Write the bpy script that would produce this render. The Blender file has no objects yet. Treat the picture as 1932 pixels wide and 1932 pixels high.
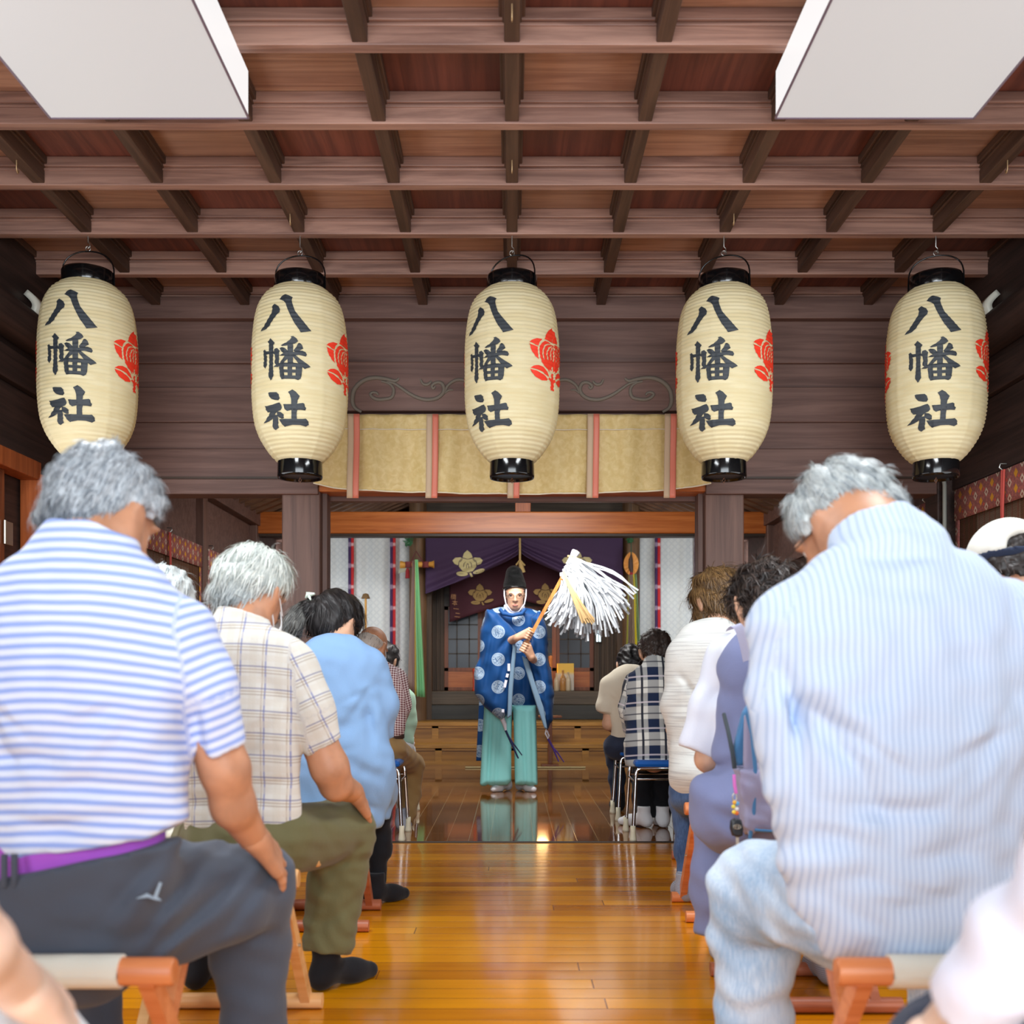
import bpy, bmesh, math, random
import numpy as np
from mathutils import Vector, Matrix, geometry
random.seed(7); np.random.seed(7)
D = bpy.data
SC = bpy.context.scene
COL = SC.collection
# ---- camera -------------------------------------------------------------
F, CX, HY, CZ = 2010.0, 966.0, 1275.0, 0.93     # focal length and horizon in the 1932 px frame, eye height in m
cam = D.cameras.new('camera'); camo = D.objects.new('camera', cam); COL.objects.link(camo)
camo.location = (0, 0, CZ); camo.rotation_euler = (math.pi/2, 0, 0)
cam.sensor_width = 36; cam.lens = 36*F/1932; cam.shift_y = (HY-966)/1932; cam.clip_start = .05
cam.dof.use_dof = True; cam.dof.focus_distance = 5.6; cam.dof.aperture_fstop = 3.6
SC.camera = camo
# ---- daylight, lamps, exposure ------------------------------------------
w = D.worlds.new('sky'); SC.world = w; w.use_nodes = True
wb = w.node_tree.nodes['Background']; wb.inputs[0].default_value = (.82, .90, 1, 1); wb.inputs[1].default_value = .9
def area(name, loc, rot, sx, sy, power, col=(1, 1, 1), spread=180):
    l = D.lights.new(name, 'AREA'); l.shape = 'RECTANGLE'; l.size = sx; l.size_y = sy; l.energy = power; l.color = col
    l.spread = math.radians(spread)
    o = D.objects.new(name, l); COL.objects.link(o); o.location = loc; o.rotation_euler = rot; return o
H = math.pi/2
area('entrance_daylight', (0, -2.0, 1.65), (H, 0, 0), 4.6, 2.5, 165, (.88, .95, 1))
area('inner_hall_lamp', (0, 7.6, 2.50), (.55, 0, 0), 1.5, .5, 44, (1, .98, .95))
area('altar_lamp', (.1, 11.0, 2.42), (math.radians(25), 0, 0), 2.6, .25, 9, (1, .93, .82))
for sx in (-1, 1): area('altar_side_fill', (sx*2.3, 10.9, 1.7), (H, 0, -sx*-.5), .5, 1.2, 7, (.93, .98, 1))  # added fill lights to brighten the white side curtains, no window there
area('left_window_daylight', (-2.34, 3.4, 1.35), (0, -H, 0), 1.0, 3.0, 18, (.95, .98, 1))
area('right_window_daylight', (2.34, 3.0, 1.35), (0, H, 0), 1.0, 3.0, 14, (.95, .98, 1))
SC.view_settings.view_transform = 'Standard'; SC.view_settings.look = 'None'
SC.view_settings.exposure = 0.8; SC.view_settings.gamma = 1; SC.view_settings.use_curve_mapping = False
SC.cycles.use_denoising = True; SC.cycles.max_bounces = 8; SC.cycles.diffuse_bounces = 4
SC.cycles.sample_clamp_indirect = 6; SC.cycles.caustics_reflective = False; SC.cycles.caustics_refractive = False
# ======================= helpers =========================================
def at(px, py, d): return Vector(((px-CX)*d/F, d, CZ-(py-HY)*d/F))
def lin(c):
    f = lambda v: v/12.92 if v <= .04045 else ((v+.055)/1.055)**2.4
    return tuple(f(v/255) for v in c[:3]) + (1,)

class G:
    """small wrapper that builds one node material"""
    def __init__(s, name, col=(200, 200, 200), rough=.6, metal=0, spec=.5):
        s.m = D.materials.new(name); s.m.use_nodes = True; s.nt = s.m.node_tree
        s.b = s.nt.nodes['Principled BSDF']
        s.set('Base Color', lin(col) if isinstance(col, tuple) else col)
        s.set('Roughness', rough); s.set('Metallic', metal); s.set('Specular IOR Level', spec)
    def set(s, k, v):
        if isinstance(v, bpy.types.NodeSocket): s.nt.links.new(v, s.b.inputs[k])
        else: s.b.inputs[k].default_value = v
    def n(s, t, ins=None, **pr):
        nd = s.nt.nodes.new('ShaderNode'+t)
        for k, v in pr.items(): setattr(nd, k, v)
        for k, v in (ins or {}).items():
            if isinstance(v, bpy.types.NodeSocket): s.nt.links.new(v, nd.inputs[k])
            else: nd.inputs[k].default_value = v
        return nd
    def mt(s, op, a, b=0., c=0.): return s.n('Math', {0: a, 1: b, 2: c}, operation=op).outputs[0]
    def mix(s, f, a, b, bt='MIX'):
        cv = lambda v: v if isinstance(v, bpy.types.NodeSocket) else lin(v)
        return s.n('Mix', {0: f, 6: cv(a), 7: cv(b)}, data_type='RGBA', blend_type=bt).outputs[2]
    def obj(s): return s.n('TexCoord').outputs['Object']
    def sep(s, v): return s.n('SeparateXYZ', {0: v}).outputs
    def map(s, v, sc=(1, 1, 1), loc=(0, 0, 0), rot=(0, 0, 0)):
        return s.n('Mapping', {'Vector': v, 'Scale': sc, 'Location': loc, 'Rotation': rot}).outputs[0]
    def noise(s, v, sc=5., det=4., dist=0., rough=.5):
        return s.n('TexNoise', {'Vector': v, 'Scale': sc, 'Detail': det, 'Distortion': dist, 'Roughness': rough}).outputs[0]
    def rng(s, v, a, b, c=0., d=1.):
        return s.n('MapRange', {0: v, 1: a, 2: b, 3: c, 4: d}, interpolation_type='SMOOTHSTEP').outputs[0]
    def band(s, v, per, duty, ph=0., soft=.04):
        fr = s.mt('FRACT', s.mt('ADD', s.mt('DIVIDE', v, per), ph+100))
        tri = s.mt('ABSOLUTE', s.mt('SUBTRACT', fr, .5))
        return s.rng(tri, duty/2-soft, duty/2+soft, 1., 0.)
    def bump(s, h, st=.3, dist=.01): s.set('Normal', s.n('Bump', {'Height': h, 'Strength': st, 'Distance': dist}).outputs[0])
    def isl(s): return s.n('NewGeometry').outputs['Random Per Island']
    def pat(s): return s.sep(s.n('Attribute', attribute_name='pat').outputs['Vector'])

def wood(name, c1, c2, axis=0, rough=.55, freq=26., var=.35, knots=True, spec=.4):
    g = G(name, rough=rough, spec=spec); v = g.obj()
    sc = [freq]*3; sc[axis] = freq*.045
    jit = g.n('Combine'+'XYZ', {0: g.mt('MULTIPLY', g.isl(), 37.), 1: g.mt('MULTIPLY', g.isl(), 11.), 2: g.mt('MULTIPLY', g.isl(), 23.)}).outputs[0]
    vv = g.n('VectorMath', {0: v, 1: jit}, operation='ADD').outputs[0]
    n1 = g.noise(g.map(vv, tuple(sc)), 1., 6., .6, .62)
    n2 = g.noise(vv, 2.2, 3.)
    c = g.mix(g.rng(n1, .3, .72), c1, c2)
    k = g.mt('ADD', g.mt('MULTIPLY', g.isl(), var), g.mt('MULTIPLY', n2, .5))
    c = g.mix(1., c, g.n('CombineColor', {0: g.mt('ADD', k, .62), 1: g.mt('ADD', k, .6), 2: g.mt('ADD', k, .6)}).outputs[0], 'MULTIPLY')
    g.set('Base Color', c); g.bump(n1, .12, .004)
    return g.m

def new_mesh(name, verts, faces, mats=None, fmat=None, smooth=False, parent=None, org=None):
    me = D.meshes.new(name)
    if org is not None: verts = [(v[0]-org[0], v[1]-org[1], v[2]-org[2]) for v in verts]
    me.from_pydata([tuple(map(float, v)) for v in verts], [], [tuple(map(int, f)) for f in faces])
    for m in (mats if isinstance(mats, (list, tuple)) else [mats] if mats else []): me.materials.append(m)
    if fmat is not None: me.polygons.foreach_set('material_index', list(map(int, fmat)))
    if smooth: me.polygons.foreach_set('use_smooth', [True]*len(me.polygons))
    me.update()
    o = D.objects.new(name, me); COL.objects.link(o)
    if parent is not None: o.parent = parent
    return o

class MB:
    """collects simple shapes, then links them as ONE mesh object"""
    def __init__(s): s.v = []; s.f = []; s.m = []; s.sm = []
    def add(s, vs, fs, mi=0, sm=False):
        o = len(s.v); s.v += [tuple(v) for v in vs]
        for f in fs: s.f.append(tuple(i+o for i in f)); s.m.append(mi); s.sm.append(sm)
        return s
    def box(s, a, b, mi=0, bev=0.):
        (x0, y0, z0), (x1, y1, z1) = [tuple(map(min, a, b)), tuple(map(max, a, b))]
        if bev > 0:
            bm = bmesh.new(); bmesh.ops.create_cube(bm, size=1)
            for v in bm.verts: v.co = ((x0+x1)/2+v.co.x*(x1-x0), (y0+y1)/2+v.co.y*(y1-y0), (z0+z1)/2+v.co.z*(z1-z0))
            bmesh.ops.bevel(bm, geom=bm.edges[:], offset=bev, segments=2, profile=.5, affect='EDGES')
            bm.verts.index_update()
            s.add([v.co[:] for v in bm.verts], [[v.index for v in f.verts] for f in bm.faces], mi); bm.free(); return s
        vs = [(x0, y0, z0), (x1, y0, z0), (x1, y1, z0), (x0, y1, z0), (x0, y0, z1), (x1, y0, z1), (x1, y1, z1), (x0, y1, z1)]
        return s.add(vs, [(0, 3, 2, 1), (4, 5, 6, 7), (0, 1, 5, 4), (1, 2, 6, 5), (2, 3, 7, 6), (3, 0, 4, 7)], mi)
    def bar(s, a, b, w, h, up=(0, 0, 1), mi=0):
        a, b = Vector(a), Vector(b); t = (b-a).normalized(); u = t.cross(Vector(up)).normalized(); n = u.cross(t)
        vs = []
        for p in (a, b):
            for sx, sz in ((-1, -1), (1, -1), (1, 1), (-1, 1)): vs.append(p+u*(sx*w/2)+n*(sz*h/2))
        return s.add(vs, [(3, 2, 1, 0), (4, 5, 6, 7), (0, 1, 5, 4), (1, 2, 6, 5), (2, 3, 7, 6), (3, 0, 4, 7)], mi)
    def tube(s, pts, r, seg=12, mi=0, cap=True):
        pts = [Vector(p) for p in pts]; n = len(pts); rs = r if isinstance(r, (list, tuple)) else [r]*n
        vs, fs = [], []; pu = None
        for i, p in enumerate(pts):
            t = (pts[min(i+1, n-1)]-pts[max(i-1, 0)]).normalized()
            if pu is None: pu = t.cross(Vector((0, 0, 1)) if abs(t.z) < .9 else Vector((1, 0, 0))).normalized()
            u = (pu-t*pu.dot(t)).normalized(); pu = u; w_ = t.cross(u)
            for k in range(seg):
                a = 2*math.pi*k/seg; vs.append(p+(u*math.cos(a)+w_*math.sin(a))*rs[i])
        for i in range(n-1):
            for k in range(seg):
                k2 = (k+1) % seg; fs.append((i*seg+k, i*seg+k2, (i+1)*seg+k2, (i+1)*seg+k))
        s.add(vs, fs, mi, True)
        if cap:
            s.add(vs[:seg], [tuple(range(seg))[::-1]], mi); s.add(vs[-seg:], [tuple(range(seg))], mi)
        return s
    def lathe(s, prof, c, seg=24, mi=0):
        c = Vector(c); vs, fs = [], []
        for r, z in prof:
            for k in range(seg):
                a = 2*math.pi*k/seg; vs.append((c.x+r*math.cos(a), c.y+r*math.sin(a), c.z+z))
        for i in range(len(prof)-1):
            for k in range(seg):
                k2 = (k+1) % seg; fs.append((i*seg+k, i*seg+k2, (i+1)*seg+k2, (i+1)*seg+k))
        return s.add(vs, fs, mi, True)
    def grid(s, fn, nu, nv, mi=0, sm=True, thick=0.):
        vs = [Vector(fn(i/nu, j/nv)) for j in range(nv+1) for i in range(nu+1)]
        fs = [(j*(nu+1)+i, j*(nu+1)+i+1, (j+1)*(nu+1)+i+1, (j+1)*(nu+1)+i) for j in range(nv) for i in range(nu)]
        return s.add(vs, fs, mi, sm)
    def build(s, name, mats, parent=None, org=None):
        if org is None and parent is not None: org = parent.location
        o = new_mesh(name, s.v, s.f, mats, s.m, False, parent, org)
        o.data.polygons.foreach_set('use_smooth', s.sm); return o

def tag(o, label=None, cat=None, group=None, kind=None):
    if label: o['label'] = label
    if cat: o['category'] = cat
    if group: o['group'] = group
    if kind: o['kind'] = kind
    return o
def empty(name, loc, label, cat, group=None):
    o = D.objects.new(name, None); o.empty_display_size = .1; COL.objects.link(o); o.location = loc
    return tag(o, label, cat, group)
def struct(o): o['kind'] = 'structure'; return o
def solidify(o, t, off=0):
    m = o.modifiers.new('thickness', 'SOLIDIFY'); m.thickness = t; m.offset = off; return o
def copy_tree(o, parent=None):
    c = o.copy(); COL.objects.link(c); c.parent = parent
    for ch in list(o.children): copy_tree(ch, c)
    return c
def parse(t, s=.001): return [[(float(a)*s, float(b)*s) for a, b in (p.split(',') for p in l.split())] for l in t.split('|')]
def inside(p, lp):
    c = False; x, y = p; j = len(lp)-1
    for i in range(len(lp)):
        if (lp[i][1] > y) != (lp[j][1] > y) and x < (lp[j][0]-lp[i][0])*(y-lp[i][1])/(lp[j][1]-lp[i][1])+lp[i][0]: c = not c
        j = i
    return c
def fill2d(pos, hole=(), step=.012):
    """triangles that fill the union of POS polygons minus the HOLE polygons, with inner points every STEP"""
    pts, edges = [], []
    for lp in list(pos)+list(hole):
        dense = []
        for (a, b) in zip(lp, lp[1:]+lp[:1]):
            n = max(1, int(math.hypot(b[0]-a[0], b[1]-a[1])/step))
            dense += [(a[0]+(b[0]-a[0])*k/n, a[1]+(b[1]-a[1])*k/n) for k in range(n)]
        o = len(pts); pts += [Vector(p) for p in dense]
        edges += [(o+i, o+(i+1) % len(dense)) for i in range(len(dense))]
    xs = [p.x for p in pts]; ys = [p.y for p in pts]
    x = min(xs)
    while x < max(xs):
        y = min(ys)
        while y < max(ys):
            if any(inside((x, y), l) for l in pos): pts.append(Vector((x+random.uniform(-.1, .1)*step, y)))
            y += step
        x += step
    vs, _, fs, *_ = geometry.delaunay_2d_cdt(pts, edges, [], 0, 1e-6)
    out = []
    for f in fs:
        c = (sum(vs[i].x for i in f)/len(f), sum(vs[i].y for i in f)/len(f))
        if any(inside(c, l) for l in pos) and not any(inside(c, l) for l in hole): out.append(tuple(f))
    return [(v.x, v.y) for v in vs], out

# ---- implicit surfaces: smooth unions of tapered limbs, turned into one closed mesh -----
class Sdf:
    def __init__(s, k=.03): s.pr = []; s.post = []; s.k = k
    def cone(s, a, b, ra, rb, k=None, sc=(1, 1, 1), ca=False, cb=False, g=0):
        s.pr.append(('c', Vector(a), Vector(b), ra, rb, s.k if k is None else k, sc, ca, cb, g)); return s
    def ell(s, c, r, R=None, k=None, g=0):
        s.pr.append(('e', Vector(c), r, R or Matrix.Identity(3), 0, s.k if k is None else k, 0, 0, 0, g)); return s
    def poly(s, lp, y, h, rnd, k=None, g=0, tilt=0.):
        s.pr.append(('p', lp, y, h, rnd, s.k if k is None else k, tilt, 0, 0, g)); return s
    def chain(s, ps, k=None, sc=(1, 1, 1), ca=False, cb=False, g=0):
        for i in range(len(ps)-1):
            s.cone(ps[i][0], ps[i+1][0], ps[i][1], ps[i+1][1], k, sc, ca and i == 0, cb and i == len(ps)-2, g)
        return s
    def cut(s, p, n, rnd=0.): s.post.append(('cut', Vector(p), Vector(n).normalized())); return s
    def sub(s, c, r, k=.01, R=None): s.post.append(('sub', Vector(c), r, R or Matrix.Identity(3), k)); return s
    def fold(s, a, b, amp=.012, wd=.018): s.post.append(('fold', Vector(a), Vector(b), amp, wd)); return s
    def wrinkle(s, amp=.003, lam=.09, seed=1): s.post.append(('wr', amp, lam, seed)); return s
    def bounds(s):
        lo = Vector((1e9,)*3); hi = -lo
        for p in s.pr:
            if p[0] == 'c':
                for c, r in ((p[1], p[3]), (p[2], p[4])):
                    for i in range(3): lo[i] = min(lo[i], c[i]-r*p[6][i]); hi[i] = max(hi[i], c[i]+r*p[6][i])
            elif p[0] == 'e':
                r = max(p[2])
                for i in range(3): lo[i] = min(lo[i], p[1][i]-r); hi[i] = max(hi[i], p[1][i]+r)
            else:
                xs = [q[0] for q in p[1]]; zs = [q[1] for q in p[1]]; e = p[4]; t = abs(p[6])*(max(zs)-min(zs))
                for i, (a, b) in enumerate(((min(xs)-e, max(xs)+e), (p[2]-p[3]-e-t, p[2]+p[3]+e+t), (min(zs)-e, max(zs)+e))):
                    lo[i] = min(lo[i], a); hi[i] = max(hi[i], b)
        return lo, hi
    def prim(s, p, X, Y, Z):
        if p[0] == 'c':
            _, a, b, ra, rb, k, sc, ca, cb, g = p
            ax, ay, az = a.x/sc[0], a.y/sc[1], a.z/sc[2]
            bx, by, bz = b.x/sc[0]-ax, b.y/sc[1]-ay, b.z/sc[2]-az
            px, py, pz = X/sc[0]-ax, Y/sc[1]-ay, Z/sc[2]-az
            L = bx*bx+by*by+bz*bz+1e-9; t0 = (px*bx+py*by+pz*bz)/L; t = np.clip(t0, 0, 1)
            d = (np.sqrt((px-t*bx)**2+(py-t*by)**2+(pz-t*bz)**2)-(ra+(rb-ra)*t))*min(sc)
            if cb: d = np.maximum(d, (t0-1)*math.sqrt(L))
            if ca: d = np.maximum(d, -t0*math.sqrt(L))
            return d
        if p[0] == 'e': return s._ell(p[1], p[2], p[3], X, Y, Z)
        _, lp, y0, h, rnd, k, tilt, _, _, g = p
        X2 = X+0*Z; Z2 = Z+0*X; best = None; sgn = np.zeros(X2.shape, bool); n = len(lp); j = n-1
        zt = max(q[1] for q in lp)
        for i in range(n):
            (x0, z0), (x1, z1) = lp[i], lp[j]
            ex, ez = x1-x0, z1-z0; wx, wz = X2-x0, Z2-z0
            t = np.clip((wx*ex+wz*ez)/(ex*ex+ez*ez+1e-12), 0, 1)
            dd = (wx-ex*t)**2+(wz-ez*t)**2; best = dd if best is None else np.minimum(best, dd)
            if abs(z1-z0) > 1e-9: sgn ^= ((z0 > Z2) != (z1 > Z2)) & (X2 < ex*(Z2-z0)/(z1-z0)+x0)
            j = i
        d2 = np.sqrt(best)*np.where(sgn, -1, 1)+rnd; dy = np.abs(Y-y0-tilt*(zt-Z))-h+rnd
        return np.minimum(np.maximum(d2, dy), 0)+np.sqrt(np.maximum(d2, 0)**2+np.maximum(dy, 0)**2)-rnd
    def _ell(s, c, r, R, X, Y, Z):
        x, y, z = X-c.x, Y-c.y, Z-c.z; I = R.transposed()
        u = I[0][0]*x+I[0][1]*y+I[0][2]*z; v = I[1][0]*x+I[1][1]*y+I[1][2]*z; w_ = I[2][0]*x+I[2][1]*y+I[2][2]*z
        k0 = np.sqrt((u/r[0])**2+(v/r[1])**2+(w_/r[2])**2); k1 = np.sqrt((u/r[0]**2)**2+(v/r[1]**2)**2+(w_/r[2]**2)**2)+1e-9
        return k0*(k0-1)/k1
    def mesh(s, h):
        lo, hi = s.bounds(); pad = h*2.5+.01
        ax = [np.arange(lo[i]-pad, hi[i]+pad+h, h, dtype=np.float32) for i in range(3)]
        X, Y, Z = ax[0][:, None, None], ax[1][None, :, None], ax[2][None, None, :]
        d = np.full((len(ax[0]), len(ax[1]), len(ax[2])), .5, np.float32)
        for p in s.pr:
            t_ = Sdf(); t_.pr = [p]; l2, h2 = t_.bounds(); m_ = p[5]+3*h+.006
            sl = tuple(slice(max(0, int((l2[i]-m_-ax[i][0])/h)), max(1, int((h2[i]+m_-ax[i][0])/h)+2)) for i in range(3))
            e = s.prim(p, X[sl[0]], Y[:, sl[1]], Z[:, :, sl[2]]); dd = d[sl]
            k = max(p[5], 1e-4); q = np.clip(k-np.abs(dd-e), 0, None)/k; d[sl] = np.minimum(dd, e)-q*q*k*.25
        for p in s.post:
            if p[0] == 'cut': d = np.maximum(d, (X-p[1].x)*p[2].x+(Y-p[1].y)*p[2].y+(Z-p[1].z)*p[2].z)
            elif p[0] == 'sub':
                e = -s._ell(p[1], p[2], p[3], X, Y, Z); k = p[4]; q = np.clip(k-np.abs(d-e), 0, None)/k; d = np.maximum(d, e)+q*q*k*.25
            elif p[0] == 'fold':
                a, b = p[1], p[2]; bx, bz = b.x-a.x, b.z-a.z; t = np.clip(((X-a.x)*bx+(Z-a.z)*bz)/(bx*bx+bz*bz+1e-9), 0, 1)
                d = d+p[3]*np.exp(-((X-a.x-t*bx)**2+(Z-a.z-t*bz)**2)/p[4]**2)*np.sin(np.pi*(.1+.8*t))
            else:
                _, amp, lam, sd = p; rs = np.random.RandomState(sd)
                for q in range(4):
                    kx, ky, kz = rs.uniform(-1, 1, 3)*2*math.pi/lam*(1+.5*q); ph = rs.uniform(0, 6)
                    d = d+amp/(1+.4*q)*np.sin(kx*X+ky*Y*.6+kz*Z*1.2+ph+1.7*np.sin(kz*.4*X-kx*.4*Z+ph*2))
        S = d < 0
        nx, ny, nz = [n-1 for n in d.shape]
        offs = [(i, j, k) for i in (0, 1) for j in (0, 1) for k in (0, 1)]
        cnt = sum(S[i:i+nx, j:j+ny, k:k+nz].astype(np.int8) for i, j, k in offs)
        act = np.argwhere((cnt > 0) & (cnt < 8)); ids = -np.ones((nx, ny, nz), np.int64)
        ids[act[:, 0], act[:, 1], act[:, 2]] = np.arange(len(act))
        cv = np.stack([d[act[:, 0]+i, act[:, 1]+j, act[:, 2]+k] for i, j, k in offs], 1)
        acc = np.zeros((len(act), 3)); num = np.zeros(len(act)); o = np.array(offs, float)
        for a in range(8):
            for b in range(a+1, 8):
                if np.abs(o[a]-o[b]).sum() != 1: continue
                m = (cv[:, a] < 0) != (cv[:, b] < 0); t = cv[:, a]/(cv[:, a]-cv[:, b]+1e-12)
                acc += np.where(m[:, None], o[a]+(o[b]-o[a])*t[:, None], 0); num += m
        V = (act+acc/num[:, None])*h+np.array([ax[0][0], ax[1][0], ax[2][0]])
        Q = []
        for axn in range(3):
            sl0 = [slice(1, -1)]*3; sl1 = [slice(1, -1)]*3; sl0[axn] = slice(0, -1); sl1[axn] = slice(1, None)
            A, B = S[tuple(sl0)], S[tuple(sl1)]; e = np.argwhere(A != B)
            if not len(e): continue
            fl = A[e[:, 0], e[:, 1], e[:, 2]]
            base = e+1; base[:, axn] -= 1
            u, v = (axn+1) % 3, (axn+2) % 3
            def cid(du, dv):
                c = base.copy(); c[:, u] -= du; c[:, v] -= dv; return ids[c[:, 0], c[:, 1], c[:, 2]]
            q = np.stack([cid(1, 1), cid(0, 1), cid(0, 0), cid(1, 0)], 1); q[~fl] = q[~fl][:, ::-1]; Q.append(q)
        return V, np.concatenate(Q)
    def groups(s, V):
        X, Y, Z = V[:, 0], V[:, 1], V[:, 2]; best = None
        for i, p in enumerate(s.pr):
            e = s.prim(p, X, Y, Z)
            if best is None: best = e.copy(); gi = np.zeros(len(V), int)
            else: m = e < best; best[m] = e[m]; gi[m] = i
        return gi

def sdf_part(name, sd, h, mat, parent, pat=True, extra=None):
    V, Q = sd.mesh(h)
    if extra is not None:
        for V2, Q2 in extra: Q = np.concatenate([Q, Q2+len(V)]); V = np.concatenate([V, V2])
    o = new_mesh(name, V, Q, mat, None, True, parent, parent.location if parent else None)
    if pat:
        n0 = len(V); gi = sd.groups(V); P = np.zeros((n0, 3))
        for i, p in enumerate(sd.pr):
            m = gi == i
            if not m.any(): continue
            if p[9] and p[0] == 'c':      # sleeves: pattern follows the limb
                a, b = np.array(p[1]), np.array(p[2]); t = (b-a)/np.linalg.norm(b-a); r = V[m]-a
                u = np.cross(t, [0, 1, 0]); u /= np.linalg.norm(u); P[m, 0] = r@u+.05*p[9]; P[m, 1] = -(r@t)+.31*p[9]; P[m, 2] = 1
            else: P[m, 0] = V[m, 0]; P[m, 1] = V[m, 2]+.12*(V[m, 0]-np.median(V[:, 0]))**2*4
        at_ = o.data.attributes.new('pat', 'FLOAT_VECTOR', 'POINT'); at_.data.foreach_set('vector', P.astype(np.float32).ravel())
    return o
# ======================= materials of the hall ============================
W_BEAM = wood('beam_wood', (118, 88, 78), (170, 134, 118), 0, .5)
W_JOIST = wood('joist_wood', (64, 46, 36), (92, 68, 54), 1, .55)
W_PANA = wood('coffer_sheen_bright', (134, 98, 80), (172, 134, 110), 0, .5)  # sheen of alternating grain directions, painted in as a bright and a dark panel tone
W_PANB = wood('coffer_sheen_dark', (84, 46, 38), (116, 66, 52), 1, .5)
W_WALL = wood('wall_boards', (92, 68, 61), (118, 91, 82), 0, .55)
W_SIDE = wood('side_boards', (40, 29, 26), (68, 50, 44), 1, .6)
W_POST = wood('pillar_wood', (86, 63, 55), (114, 86, 75), 2, .5)
W_POSTY = wood('round_pillar_wood', (84, 62, 42), (120, 92, 66), 2, .5)
W_OR = wood('orange_beam', (160, 82, 30), (196, 116, 56), 0, .35)
W_ORV = wood('orange_post', (140, 70, 30), (178, 98, 50), 2, .45)
W_DARK = wood('dark_timber', (40, 32, 26), (66, 52, 42), 0, .5)
W_STEP = wood('step_wood', (152, 106, 42), (188, 138, 62), 0, .32)
W_STEPP = wood('step_panel', (130, 88, 34), (164, 116, 52), 0, .35)
W_DOOR = wood('door_wood', (98, 50, 26), (134, 74, 40), 2, .4)
W_LAT = wood('inner_boards', (56, 42, 30), (84, 64, 46), 2, .55)

def floor_mat(name, ax, wid, c1, c2, gap, rough, glen):
    g = G(name, rough=rough, spec=.5); v = g.obj(); s = g.sep(v)
    a, b = s[ax], s[1-ax]
    idx = g.mt('FLOOR', g.mt('DIVIDE', a, wid)); wn = g.n('TexWhiteNoise', {'W': idx}, noise_dimensions='1D').outputs[0]
    end = g.mt('FLOOR', g.mt('ADD', g.mt('DIVIDE', b, glen), g.mt('MULTIPLY', wn, 7.3)))
    wn2 = g.n('TexWhiteNoise', {'Vector': g.n('CombineXYZ', {0: idx, 1: end}).outputs[0]}, noise_dimensions='2D').outputs[0]
    sc = [30., 30., 30.]; sc[1-ax] = 1.6
    gr = g.noise(g.map(v, tuple(sc)), 1., 6., .5, .65); big = g.noise(v, 1.7, 3.)
    t = g.mt('ADD', g.mt('MULTIPLY', wn2, .4), g.mt('MULTIPLY', g.mt('ADD', gr, big), .35))
    c = g.mix(g.rng(t, .12, .95), c1, c2)
    fr = g.mt('FRACT', g.mt('DIVIDE', a, wid)); e1 = g.mt('ABSOLUTE', g.mt('SUBTRACT', fr, .5))
    fb = g.mt('FRACT', g.mt('ADD', g.mt('DIVIDE', b, glen), g.mt('MULTIPLY', wn, 7.3))); e2 = g.mt('ABSOLUTE', g.mt('SUBTRACT', fb, .5))
    ln = g.mt('MAXIMUM', g.rng(e1, .5-.0028/wid, .5-.0008/wid), g.rng(e2, .5-.003/glen, .5-.001/glen))
    c = g.mix(ln, c, gap); g.set('Base Color', c)
    cup = g.mt('MULTIPLY', g.mt('MULTIPLY', e1, e1), -1.6)
    hh = g.mt('ADD', g.mt('MULTIPLY', gr, .22), g.mt('ADD', cup, g.mt('MULTIPLY', wn, .5)))
    hh = g.mt('SUBTRACT', hh, g.mt('MULTIPLY', ln, .8))
    g.bump(hh, .16, .004)
    g.set('Roughness', g.mt('ADD', g.mt('MULTIPLY', big, .1), rough-.05))
    g.set('Coat Weight', .35); g.set('Coat Roughness', rough*.5)
    return g.m
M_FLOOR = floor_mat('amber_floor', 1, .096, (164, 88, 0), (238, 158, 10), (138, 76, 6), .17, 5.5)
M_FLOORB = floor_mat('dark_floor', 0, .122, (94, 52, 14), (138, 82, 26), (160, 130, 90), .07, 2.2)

# ======================= the hall =========================================
WX = 2.42
def s_box(name, a, b, m, bev=0.): return struct(MB().box(a, b, 0, bev).build(name, [m]))
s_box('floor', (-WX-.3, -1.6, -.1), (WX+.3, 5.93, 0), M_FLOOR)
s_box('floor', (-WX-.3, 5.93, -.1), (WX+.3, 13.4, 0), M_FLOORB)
s_box('trim_1', (-WX, 5.925, 0), (WX, 5.965, .004), W_DARK)          # threshold strip between the two floors
CS, ZB_, ZP = .4824, 2.93, 3.04                                       # coffer spacing, beam underside, panel
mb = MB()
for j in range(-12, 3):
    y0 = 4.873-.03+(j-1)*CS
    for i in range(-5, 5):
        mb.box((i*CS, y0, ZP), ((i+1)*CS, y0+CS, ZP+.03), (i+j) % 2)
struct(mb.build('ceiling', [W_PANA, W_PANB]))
def moulded(name, axis, m, L0, L1, at0, z0, wd, up):
    mb = MB()
    for (w2, za, zb) in ((wd/2, z0, z0+.062), (wd/2+.006, z0+.058, z0+.07), (wd/2+.017, z0+.07, ZP)):
        if axis == 0: mb.box((L0, at0-w2, za), (L1, at0+w2, zb), 0, .0035)
        else: mb.box((at0-w2, L0, za), (at0+w2, L1, zb), 0, .0035)
    return struct(mb.build(name, [m]))
for j in range(-12, 3): moulded('ceiling_beam', 0, W_BEAM, -WX, WX, 4.848+j*CS, ZB_, .048, 1)
for i in range(-5, 6): moulded('ceiling_joist', 1, W_JOIST, -1.0, 5.86, i*CS if abs(i) < 5 else i*CS-.01*(i > 0)+.01*(i < 0), ZB_+.008, .05, 1)

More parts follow.
